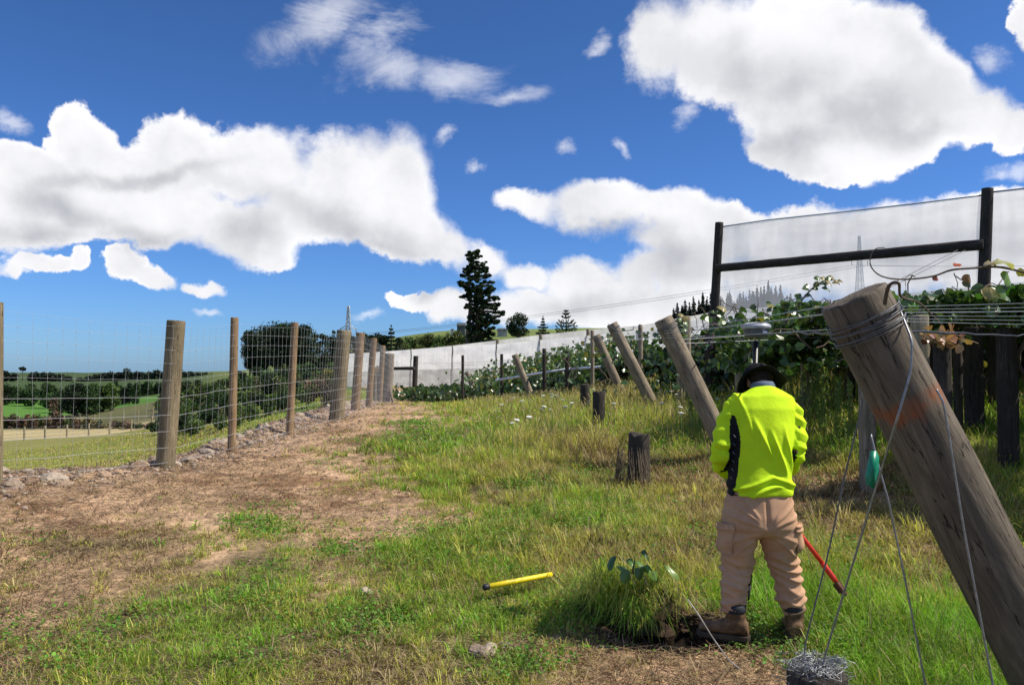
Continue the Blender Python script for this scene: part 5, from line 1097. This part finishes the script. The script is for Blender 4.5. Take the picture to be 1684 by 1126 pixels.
# joints
SHL, SHR = lp(1212,667,.06), lp(1304,672,.06); ELL, ELR = lp(1188,742,.02), lp(1306,745,.02); WRL, WRR = lp(1196,775,.27), lp(1288,776,.27)
HPL, HPR = lp(1222,862,.02), lp(1274,862,.02); KNL, KNR = lp(1212,930,.04), lp(1286,928,.05); ANL, ANR = lp(1206,1010,-.02), lp(1305,1010,.0)
NK = lp(1250,640,.12); HD = lp(1250,628,.25); WA = lp(1248,790,.03)
GRIP = lp(1243, 770, .36)
bd = MB()
ringtube(bd, [(lp(1248,862,.02), .14, .105), (lp(1248,835,.02), .155, .115), (WA, .14, .10), (lp(1250,740,.04), .15, .105), (lp(1255,690,.07), .165, .105), (lp(1257,662,.10), .14, .085), (lp(1255,645,.12), .07, .06), (lp(1254,636,.15), .055, .055), (lp(1253,630,.18), .053, .055)])
# head bent down and forward: skull, jaw, nose, ears
hx = Vector((1,0,0)); hf = Vector((0,.80,-.60)).normalized(); hu = hx.cross(hf).normalized(); HC = HD+Vector((0,.0,.0))
def hp(a, b_, c_): return HC+hx*a+hf*b_+hu*c_
def ell(mb, c, ax, ay, az_, n=16):
    v = []
    for j_ in range(n//2+1):
        ph = -math.pi/2+math.pi*j_/(n//2)
        for k in range(n): th_ = k*2*math.pi/n; v.append(c+ax*math.cos(ph)*math.cos(th_)+ay*math.cos(ph)*math.sin(th_)+az_*math.sin(ph))
    i = np.arange(n//2)[:, None]*n; j = np.arange(n)[None]; j2 = (j+1) % n; mb.add([tuple(q) for q in v], np.stack([i+j, i+j2, i+n+j2, i+n+j], -1).reshape(-1, 4))
ell(bd, hp(0,-.01,.03), hx*.074, hf*.092, hu*.085, 24); ell(bd, hp(0,.035,-.055), hx*.052, hf*.055, hu*.062, 20)
ell(bd, hp(0,.098,-.02), hx*.013, hf*.02, hu*.025, 10); ell(bd, hp(0,.082,-.062), hx*.024, hf*.012, hu*.011, 10)
for s in (-1, 1): ell(bd, hp(s*.075,-.005,-.012), hx*.012, hf*.02, hu*.033, 12); ell(bd, hp(s*.03,.075,.012), hx*.014, hf*.008, hu*.008, 8)
bd.tube([lp(1254,645,.13), hp(0,-.03,-.05)], [.056,.052], 16)
for (sh, el_, wr, s) in ((SHL,ELL,WRL,-1),(SHR,ELR,WRR,1)): limb(bd, [sh, sh.lerp(el_, .5), el_, el_.lerp(wr, .4), wr], [.05,.044,.037,.036,.026])
for (h_, k_2, a_) in ((HPL,KNL,ANL),(HPR,KNR,ANR)): limb(bd, [h_, h_.lerp(k_2, .5), k_2, k_2.lerp(a_, .4), a_], [.085,.07,.052,.05,.038])
def hand(mb, wr, toward, curl, side):
    """palm, four bent fingers and a thumb closing on what is held"""
    f = (toward-wr).normalized(); up_ = Vector((0,0,1)); sd = f.cross(up_).normalized()*side; pn = f.cross(sd)
    pc = wr+f*.05; 
    limb(mb, [wr, wr+f*.03, wr+f*.075], [.024,.033,.034], 12, 3)
    for k, (o_, L_) in enumerate(((-.027,.066),(-.009,.074),(.009,.069),(.026,.055))):
        b0_ = wr+f*.085+Vector((0,0,o_)); inn = -sd
        p1 = b0_+f*L_*.42+inn*L_*.10; p2 = p1+f*L_*.12+inn*L_*.42; p3 = p2-f*L_*.22+inn*L_*.22
        mb.tube([b0_-f*.02, b0_, p1, p2, p3, p3-f*.004], [.0095,.0092,.0088,.0082,.0075,.004], 8)
    t0_ = wr+f*.03+Vector((0,0,.028))-sd*.012; t1 = t0_+f*.035+Vector((0,0,.014))-sd*.022; t2 = t1+f*.026-Vector((0,0,.004))-sd*.010
    mb.tube([wr+f*.012, t0_, t1, t2, t2+f*.004], [.014,.0125,.0105,.0088,.004], 8)
hand(bd, WRL, lp(1238,772,.34), 1, -1); hand(bd, WRR, lp(1250,776,.34), 1, 1)
root, _ = None, None
rt = empty('person', (PX, PY, BASEZ), 'worker seen from behind in a bright yellow long sleeved shirt, tan trousers and black hat', 'person')
# the body itself is the thing: the clothes are its children
bo, _ = remesh(bd, 'person', skin, rt, .006, 3)
loc = rt.location.copy(); bpy.data.objects.remove(rt); bo.name = 'person'; bo.location = loc; WL['person'] = loc; per = bo
props(per, 'worker seen from behind in a bright yellow long sleeved shirt, tan trousers and black hat', 'person')
# shirt
sh = MB()
TOR = [(lp(1249,812,.0), .187, .135, 0), (lp(1249,800,.0), .188, .135, 0), (lp(1250,775,.01), .178, .125, .02), (lp(1251,740,.02), .176, .122, .05), (lp(1254,705,.035), .186, .125, .10), (lp(1256,675,.055), .198, .120, .15), (lp(1257,655,.075), .178, .100, .2), (lp(1256,644,.10), .118, .078, .25), (lp(1255,636,.125), .070, .060, .2)]
ringtube(sh, TOR, 40)
limb(sh, [lp(1222,664,.07), SHL, lp(1194,702,.04), lp(1186,740,.0), lp(1186,762,.12), lp(1195,776,.235)], [.060,.070,.066,.062,.058,.042])
limb(sh, [lp(1290,666,.07), lp(1301,680,.06), lp(1309,708,.04), lp(1310,742,.01), lp(1301,764,.12), lp(1290,778,.235)], [.064,.068,.058,.054,.050,.041])
def fold(t, seed, f): return 1-np.abs(2*((t*f+seed) % 1)-1)
def nz3(co, sx, sy, sz, seed=0):
    return np.array([mnoise.noise((c[0]*sx+seed, c[1]*sy, c[2]*sz)) for c in co])
def shdisp(co, nm):
    x = co[:, 0]-PX; z = co[:, 2]-BASEZ
    a = nz3(co, 9, 5, 3.2); b_ = nz3(co, 5, 5, 6, 9); d = a*.010+b_*.008
    # long creases from the right armpit down to the left hem and across the waist
    ridge = lambda u, s: np.exp(-(u/s)**2)
    back = nm[:, 1] < .1
    wob = b_*.02
    d += back*(ridge(x+.0-(1.13-z)*.42+wob, .014)*.022*ss(.95, 1.12, z)*ss(1.30, 1.15, z))
    d += back*(ridge(x-.075-(1.08-z)*.30+wob, .012)*.020*ss(.88, 1.0, z)*ss(1.22, 1.1, z))
    d += back*(ridge(x-.145+(z-1.05)*.15+wob, .012)*.017*ss(.9, 1.0, z)*ss(1.25, 1.1, z))
    d += back*(ridge(z-.93+.35*np.abs(x-.04)-.0+wob, .012)*.013*(np.abs(x) < .17)); d -= back*(ridge(z-.905+.33*np.abs(x-.05)+wob, .011)*.012*(np.abs(x) < .17))
    d += back*(ridge(z-.885+.5*(x-.1)**2*4+wob, .010)*.010)
    d += back*ridge(x+.10+(z-1.33)*.25+wob, .010)*.010*ss(1.12, 1.22, z)
    arm = np.abs(x-.02) > .19; d += arm*(fold(z+.35*np.abs(x)+b_*.04, .2, 13)-.5)*.014
    return d
hv, b, p = mat('hi_vis_cloth', .8, .12); co_ = b.n('ShaderNodeTexCoord').outputs['Object']
b.L.new(b.mix(b.mr(b.noise(co_, 6, 5, .6), .3, .75), (.66,.93,.022), (.56,.82,.02)), p.inputs['Base Color']); bump(b, p, b.m('ADD', b.noise(co_, 260, 2, .5), b.m('MULTIPLY', b.noise(co_, 22, 6, .6), 2.2)), .35, .006)

blk = simple('black_mesh_cloth', (.012,.012,.014), .8, .2, 0, 80, .2)
so, co = remesh(sh, 'shirt', [hv, blk], per, .0065, 16, .5, shdisp)
me = so.data; ctr = np.empty(len(me.polygons)*3, np.float32); me.polygons.foreach_get('center', ctr); ctr = ctr.reshape(-1, 3)+np.array(WL['person']); nrm = np.empty(len(me.polygons)*3, np.float32); me.polygons.foreach_get('normal', nrm); nrm = nrm.reshape(-1, 3)
zz = ctr[:, 2]; xl = np.interp(zz, [t[0].z for t in TOR], [t[0].x-t[1] for t in TOR]); xr = np.interp(zz, [t[0].z for t in TOR], [t[0].x+t[1] for t in TOR]); yc_ = np.interp(zz, [t[0].z for t in TOR], [t[0].y for t in TOR])
zt_ = P(1203, 682, PY).z
fr_ = np.clip((zt_-zz)/.18, 0, 1)
sidem = (zz < zt_) & (np.abs(ctr[:, 0]-xl) < .006+.032*fr_**.6) & (ctr[:, 1] > yc_-.085+.0*zz) & (ctr[:, 1] < yc_+.06) & ~((ctr[:, 0] < xl-.026) & (zz > P(0,775,PY).z))
sider = (zz < P(0,700,PY).z) & (np.abs(ctr[:, 0]-xr) < .03) & (ctr[:, 1] > yc_-.045) & (ctr[:, 1] < yc_+.06) & ~((ctr[:, 0] > xr+.02) & (zz > P(0,775,PY).z))
me.polygons.foreach_set('material_index', (sidem | sider).astype(np.int32))
# pale printed marks down the black side
mb = MB()
for k in range(6):
    z_ = zt_-.12-k*.048; c0 = Vector((float(np.interp(z_, [t[0].z for t in TOR], [t[0].x-t[1] for t in TOR]))-.004, PY-.062, z_))
    mb.tube([c0+Vector((-.006,0,.010)), c0+Vector((.003,-.010,-.004))], .0018, 4)
mb.build('piping', simple('grey_print', (.22,.23,.25), .6), so)
# collar
mb = MB(); cc0 = lp(1255,640,.13); n = 36; V = []
for (r_, dz, dy) in ((.075,-.020,0),(.077,.0,.002),(.073,.020,.006),(.069,.034,.01),(.064,.035,.01),(.064,.0,.0)):
    for k in range(n): a = k*2*math.pi/n; V.append((cc0.x+r_*math.cos(a)*1.0, cc0.y+dy+r_*math.sin(a)*.95, cc0.z+dz+r_*math.sin(a)*-.25))
i = np.arange(5)[:, None]*n; j = np.arange(n)[None]; j2 = (j+1) % n; mb.add(V, np.stack([i+j, i+j2, i+n+j2, i+n+j], -1).reshape(-1, 4)); mb.build('collar', simple('grey_collar', (.13,.16,.22), .8, .1), so)
# trousers
tr_ = MB()
ringtube(tr_, [(lp(1249,800,.01), .182, .125), (lp(1248,822,.0), .190, .135), (lp(1247,845,-.005), .205, .145), (lp(1247,864,.0), .21, .145), (lp(1247,876,.01), .19, .12)], 36)
limb(tr_, [lp(1221,848,0), lp(1216,880,.01), lp(1213,915,.03), lp(1212,935,.035), lp(1208,965,.01), lp(1205,990,-.005), lp(1206,1003,-.02)], [.115,.112,.094,.087,.082,.075,.062], 22)
limb(tr_, [lp(1276,848,0), lp(1281,880,.01), lp(1285,915,.03), lp(1289,935,.04), lp(1298,965,.02), lp(1303,990,.0), lp(1305,1003,-.01)], [.115,.112,.090,.084,.080,.074,.060], 22)
def trdisp(co, nm):
    z = co[:, 2]-BASEZ; x = co[:, 0]-PX; a = nz3(co, 7, 7, 7); b_ = nz3(co, 4, 4, 14, 5); c_ = nz3(co, 11, 11, 26, 8)
    low = ss(.62, .42, z); cuff = ss(.34, .2, z)
    d = a*.008*(1-.4*low)+low*(c_*.011+b_*.010)
    d += low*(fold(z+.25*x+a*.06, .1, 17)**2-.35)*.010*(.3+1.4*np.clip(b_+.5, 0, 1))+cuff*(fold(z-.3*x+a*.05, .3, 27)**1.5-.4)*.014*(.4+1.2*np.clip(c_+.5, 0, 1))
    # drag lines from the crotch out over the thighs and seat
    u = np.abs(x); cz = .66
    for k, s in ((.35,.010),(.75,.010),(1.25,.009)): d += np.exp(-((z-cz-(u*k-.02)+a*.015)/.010)**2)*s*ss(.02, .06, u)*ss(.24, .15, u)
    for k, s in ((-.35,.009),(-.8,.008)): d += np.exp(-((z-cz+.03-(u*k)+a*.015)/.011)**2)*s*ss(.02, .06, u)*ss(.24, .15, u)
    d -= np.exp(-(x/.010)**2)*ss(.62, .70, z)*ss(.84, .76, z)*(nm[:, 1] < 0)*.012
    return d
cloth, b, p = mat('tan_cotton', .9, .1); co_ = b.n('ShaderNodeTexCoord').outputs['Object']; n_ = b.noise(co_, 9, 6, .6); dn = b.noise(b.mapping(co_, sc=(1,1,.5)), 14, 6, .7)
c_ = b.mix(b.mr(n_, .3, .7), (.47,.275,.165), (.56,.345,.21)); c_ = b.mix(b.mr(dn, .60, .74, 0, .55), c_, (.22,.15,.10)); b.L.new(c_, p.inputs['Base Color']); bump(b, p, b.noise(co_, 160, 3, .6), .25, .003)
to, _ = remesh(tr_, 'trousers', cloth, per, .0075, 4, .5, trdisp)
# belt, pockets
def panel(name, quadpx, dy, th_, par, m, bulge=.012):
    mb = MB(); nx, ny = 10, 12; V = []
    dv = Vector((0, 1, 0))
    for layer in (0, 1):
        for j_ in range(ny+1):
            for i_ in range(nx+1):
                u, w = i_/nx, j_/ny; a = P(*quadpx[0], 1).lerp(P(*quadpx[1], 1), u).lerp(P(*quadpx[3], 1).lerp(P(*quadpx[2], 1), u), w)
                d = (a-Vector((0,0,CAMZ))); Yq = PY+dy(u, w)-(th_+bulge*math.sin(math.pi*u)*math.sin(math.pi*w) if layer else 0); V.append(Vector((0,0,CAMZ))+d*Yq)
    i = np.arange(ny)[:, None]*(nx+1); j = np.arange(nx)[None]; f1 = np.stack([i+j, i+j+1, i+j+nx+2, i+j+nx+1], -1).reshape(-1, 4); N2 = (nx+1)*(ny+1); fs_ = [f1[:, ::-1], f1+N2]
    ed = [k for k in range(nx+1)]+[(k+1)*(nx+1)-1 for k in range(1, ny+1)]+[N2-1-k for k in range(1, nx+1)]+[(ny-k)*(nx+1) for k in range(1, ny)]
    for a, b2 in zip(ed, ed[1:]+ed[:1]): fs_.append(np.array([[a, b2, b2+N2, a+N2]]))
    mb.add([tuple(q) for q in V], fs_); return mb.build(name, m, par)
def side_pocket(name, s, zc, hw_, cx, r_, a0, a1, top, thk=.012):
    mb = MB(); V = []; nu, nv = 14, 12
    for layer in (0, 1):
        for j_ in range(nv+1):
            for i_ in range(nu+1):
                u, w = i_/nu, j_/nv; a = a0+(a1-a0)*u; edge = min(1, 5*min(u, 1-u)+.15)*min(1, 5*min(w, 1-w)+.15)
                rr_ = r_+.001+layer*(thk*edge+.004*math.sin(9*w+3*u)); V.append((cx(zc+hw_*(1-2*w)).x+math.cos(a)*rr_, cx(zc+hw_*(1-2*w)).y+math.sin(a)*rr_*.95, zc+hw_*(1-2*w)))
    i = np.arange(nv)[:, None]*(nu+1); j = np.arange(nu)[None]; f1 = np.stack([i+j, i+j+1, i+j+nu+2, i+j+nu+1], -1).reshape(-1, 4); N2 = (nu+1)*(nv+1); fs_ = [f1, f1+N2]
    ed = [k for k in range(nu+1)]+[(k+1)*(nu+1)-1 for k in range(1, nv+1)]+[N2-1-k for k in range(1, nu+1)]+[(nv-k)*(nu+1) for k in range(1, nv)]
    for a, b2 in zip(ed, ed[1:]+ed[:1]): fs_.append(np.array([[a, b2, b2+N2, a+N2]]))
    mb.add(V, fs_); o = mb.build(name, cloth, to); return o
zcr = lambda py: P(1247, py, PY).z
lc = lambda z: P(1216, 880, PY+.01).lerp(P(1213, 915, PY+.03), min(1, max(-.5, (zcr(880)-z)/(zcr(880)-zcr(915)))))
rc = lambda z: P(1281, 880, PY+.01).lerp(P(1285, 915, PY+.03), min(1, max(-.5, (zcr(880)-z)/(zcr(880)-zcr(915)))))
side_pocket('cargo_pocket', -1, zcr(882), .085, lc, .118, math.pi*.92, math.pi*1.32, 0); side_pocket('pocket_flap', -1, zcr(863), .022, lc, .128, math.pi*.90, math.pi*1.34, 0, .008)
side_pocket('cargo_pocket', 1, zcr(882), .08, rc, .115, -math.pi*.30, math.pi*.08, 0, .016); side_pocket('pocket_flap', 1, zcr(865), .022, rc, .126, -math.pi*.31, math.pi*.10, 0, .010)
# boots
leather, b, p = mat('boot_leather', .7, .3); co_ = b.n('ShaderNodeTexCoord').outputs['Object']; n_ = b.noise(co_, 22, 6, .65); b.L.new(b.ramp(n_, [(.3, (.05,.03,.018)), (.52, (.15,.085,.04)), (.75, (.23,.15,.085))]), p.inputs['Base Color']); bump(b, p, n_, .5, .006)
for (an, ang, l) in ((ANL, math.radians(158), 'brown work boot turned out to the left'), (ANR, math.radians(80), 'brown work boot pointing straight ahead')):
    f = Vector((math.cos(ang), math.sin(ang), 0)); s = Vector((-math.sin(ang), math.cos(ang), 0)); bz = BASEZ-.0; c = Vector((an.x, an.y, bz)); mb = MB()
    secs = [(-.085,.036,.075),(-.07,.043,.09),(-.03,.046,.11),(.03,.045,.10),(.08,.048,.075),(.13,.050,.06),(.17,.044,.052),(.195,.028,.04)]
    V = []; n = 20
    for (d, w, h_) in secs:
        for k in range(n):
            a = k*2*math.pi/n; V.append(tuple(c+f*d+s*w*math.cos(a)+Vector((0,0,.018+h_*.5+h_*.5*math.sin(a)))))
    i = np.arange(len(secs)-1)[:, None]*n; j = np.arange(n)[None]; j2 = (j+1) % n; mb.add(V, np.stack([i+j, i+j2, i+n+j2, i+n+j], -1).reshape(-1, 4)); b0_ = mb.n-len(V); mb.f += [np.arange(n)[::-1][None]+b0_, np.arange(n)[None]+b0_+(len(secs)-1)*n]; mb.m += [np.zeros(1, np.int32)]*2
    mb.tube([c-f*.02+Vector((0,0,.04)), c-f*.018+Vector((0,0,.10)), c-f*.012+Vector((0,0,.155)), c-f*.01+Vector((0,0,.17))], [.05,.053,.055,.052], 20)
    bt_, _ = remesh(mb, 'boot', leather, per, .006, 4, .5, lambda co, nm: nz3(co, 18, 18, 26)*.005); bt_['label'] = l
    mb = MB(); V = []; secs = [(-.093,.030),(-.08,.045),(-.03,.050),(.03,.046),(.09,.052),(.14,.055),(.18,.048),(.205,.026)]
    for z_, g_ in ((0,1.),(.022,1.04),(.026,1.0)):
        for (d, w) in secs: V.append(tuple(c+f*d+s*w*g_+Vector((0,0,z_))))
        for (d, w) in secs[::-1]: V.append(tuple(c+f*d-s*w*g_+Vector((0,0,z_))))
    n = 16; i = np.arange(2)[:, None]*n; j = np.arange(n)[None]; j2 = (j+1) % n; mb.add(V, np.stack([i+j, i+j2, i+n+j2, i+n+j], -1).reshape(-1, 4)); mb.f += [np.arange(n)[::-1][None], np.arange(n)[None]+2*n]; mb.m += [np.zeros(1, np.int32)]*2
    mb.build('sole', simple('sole_rubber', (.07,.055,.04), .85, .2), bt_, smooth=False)
    mb = MB(); 
    for (z_, r_) in ((.150,.050),(.162,.060),(.178,.064),(.192,.060),(.200,.050)): pass
    mb.tube([c-f*.010+Vector((0,0,z_)) for z_ in (.145,.155,.168,.182,.194,.200)], [.052,.060,.063,.062,.058,.045], 22); mb.build('padded_collar', simple('boot_collar', (.03,.033,.04), .7, .3, 0, 40, .2), bt_)
# hat: soft black bucket hat with a wavy brim
hatm = simple('hat_cloth', (.008,.008,.010), .85, .12, 0, 70, .2)
HT = lp(1249,628,.20); n = 64; V = []; ax_ = Vector((.02,.80,.60)).normalized(); hx2 = Vector((1,0,-.02)).normalized(); hy2 = ax_.cross(hx2).normalized()
prof = [(.010,.112),(.045,.110),(.070,.100),(.086,.075),(.092,.030),(.096,.006),(.112,-.002),(.128,-.014),(.141,-.026)]
for (r_, h_) in prof:
    for k in range(n):
        a = k*2*math.pi/n; o_ = max(0, (r_-.098)/.042)
        wv_ = (.010*math.sin(3*a+.6)+.007*math.sin(5*a+2))*o_; r2 = r_*(1+.10*o_*math.exp(-((a+.5 if a < 3 else a-2*math.pi+.5)/.35)**2))
        dr = -.030*o_*math.exp(-((a+.5 if a < 3 else a-2*math.pi+.5)/.4)**2)
        V.append(tuple(HT+hx2*r2*math.cos(a)+hy2*r2*math.sin(a)+ax_*(h_+wv_+dr)))
i = np.arange(len(prof)-1)[:, None]*n; j = np.arange(n)[None]; j2 = (j+1) % n; mb = MB(); mb.add(V, np.stack([i+j, i+j2, i+n+j2, i+n+j], -1).reshape(-1, 4)); mb.f.append(np.arange(n)[::-1][None]); mb.m.append(np.zeros(1, np.int32))
hat = mb.build('hat', hatm, per); md = hat.modifiers.new('t', 'SOLIDIFY'); md.thickness = .004; md.offset = 1
mb = MB(); q = hp(0,0,0); ell(mb, hp(0,-.03,.02), hx*.078, hf*.080, hu*.082, 24); mb.build('hair', simple('dark_hair', (.03,.022,.018), .7, .2, 0, 90, .4), per)
# --- survey pole with its receiver
pc = (1243, PY+.40); root = empty('survey_pole', P(1231, 985, PY+.42), 'dark survey pole with round white topped satellite receiver, held in front of the worker', 'survey pole')
mb = MB(); mb.tube([P(1231,992,PY+.42), P(1232,960,PY+.42)], [.004,.012], 10); mb.tube([P(1232,960,PY+.42), P(1243,560,PY+.38)], .0165, 14); mb.build('pole', simple('pole_black', (.018,.018,.02), .4, .5), root)
mb = MB(); rc_ = P(1243, 540, PY+.38)
for (pr, m, nm_) in (([(-.060,.026),(-.058,.062),(-.030,.074),(-.010,.078),(-.004,.080)], simple('receiver_grey', (.10,.12,.15), .45, .5), 'receiver_body'), ([(-.004,.088),(.006,.094),(.018,.092),(.028,.080),(.036,.055),(.039,.02)], simple('receiver_white', (.42,.44,.48), .4, .5), 'receiver_cap')):
    mb = MB(); n = 40; V = [(rc_.x+r_*math.cos(k*2*math.pi/n), rc_.y+r_*math.sin(k*2*math.pi/n), rc_.z+z_) for z_, r_ in pr for k in range(n)]; i = np.arange(len(pr)-1)[:, None]*n; j = np.arange(n)[None]; j2 = (j+1) % n
    mb.add(V, np.stack([i+j, i+j2, i+n+j2, i+n+j], -1).reshape(-1, 4)); mb.f += [np.arange(n)[::-1][None], np.arange(n)[None]+(len(pr)-1)*n]; mb.m += [np.zeros(1, np.int32)]*2; mb.build(nm_, m, root)
mb = MB(); mb.box((rc_.x+.018, rc_.y-.085, rc_.z-.032), (rc_.x+.042, rc_.y-.070, rc_.z-.020)); mb.build('indicator', M['pipe'], root, smooth=False)
mb = MB(); mb.tube([rc_+Vector((.015,.02,.03)), P(1247,488,PY+.38)], [.003,.002], 6); mb.build('antenna', M['hose'], root)
mb = MB(); g_ = P(1240, 750, PY+.36); mb.box((g_.x-.045, g_.y-.0, g_.z-.075), (g_.x+.045, g_.y+.018, g_.z+.075), Matrix.Translation(g_) @ Matrix.Rotation(-.9, 4, 'X') @ Matrix.Translation(-g_)); mb.build('controller', M['hose'], root, smooth=False)
# --- red handled spade leaning in the grass, its head in the ground
red = simple('red_fibreglass', (.62,.035,.015), .35, .5, 0, 30, .12)
r0 = P(1268,815,PY+.38); r1 = P(1352,925,PY+.10); r2 = P(1372,952,PY+.07); r3 = P(1386,972,PY+.05)
root = empty('digging_tool', r3, 'bright red fibreglass handled digging tool slanting down into the grass right of the worker', 'tool')
mb = MB(); mb.tube([r0, r0.lerp(r1, .5), r1], [.0135,.0135,.014], 14); mb.build('handle', red, root)
mb = MB(); mb.tube([r1, r1.lerp(r2, .15), r2, r2.lerp(r3, .2)], [.015,.0175,.017,.015], 14); mb.build('grip_collar', red, root)
mb = MB(); e = r3-(r3-r2)*.7; mb.tube([r2.lerp(r3, .15), r3, e+(r3-r2)], [.014,.015,.016], 12)
d = (r3-r2).normalized(); sx = d.cross(Vector((0,1,0))).normalized(); c = e+d*.03
mb.add([tuple(c+sx*a*.025+Vector((0,.012 if abs(a) == 1 else 0,0))+d*t) for t in (-.03,.0,.03) for a in (-1,0,1)], [[0,1,4,3],[1,2,5,4],[3,4,7,6],[4,5,8,7]]); mb.build('blade', simple('rusty_steel', (.13,.06,.035), .7, .3, .3, 20, .4), root)
# --- yellow handle lying in the grass
ya, yb = P(797,965,5.55), P(915,942,5.95); ya.z = hz(ya.x, ya.y)+.10; yb.z = hz(yb.x, yb.y)+.12
pa_, pb_ = P(797,965,1)-Vector((0,0,CAMZ)), P(915,942,1)-Vector((0,0,CAMZ))
for t_, d_ in ((ya, pa_), (yb, pb_)): pass
def onground(px, py, h_):
    lo, hi = 3., 14.
    for _ in range(40):
        m_ = (lo+hi)/2; q = P(px, py, m_)
        if q.z-hz(q.x, q.y) > h_: lo = m_
        else: hi = m_
    return P(px, py, lo)
ya, yb = onground(797,965,.11), onground(896,946,.10)
root = empty('yellow_handle', ya, 'yellow tool handle with a dark end cap lying in the grass', 'tool')
yl = simple('yellow_fibreglass', (.78,.60,.01), .4, .5, 0, 40, .15); d = (yb-ya).normalized()
mb = MB(); mb.tube([ya+d*.02, ya.lerp(yb, .5), yb, yb+d*.06], [.019,.0185,.018,.018], 14); mb.build('handle', yl, root)
mb = MB(); mb.tube([ya-d*.012, ya-d*.006, ya+d*.03, ya+d*.034], [.012,.0205,.0212,.019], 14); mb.build('end_cap', M['hose'], root)
for px in (1500,): pass
mb = MB()
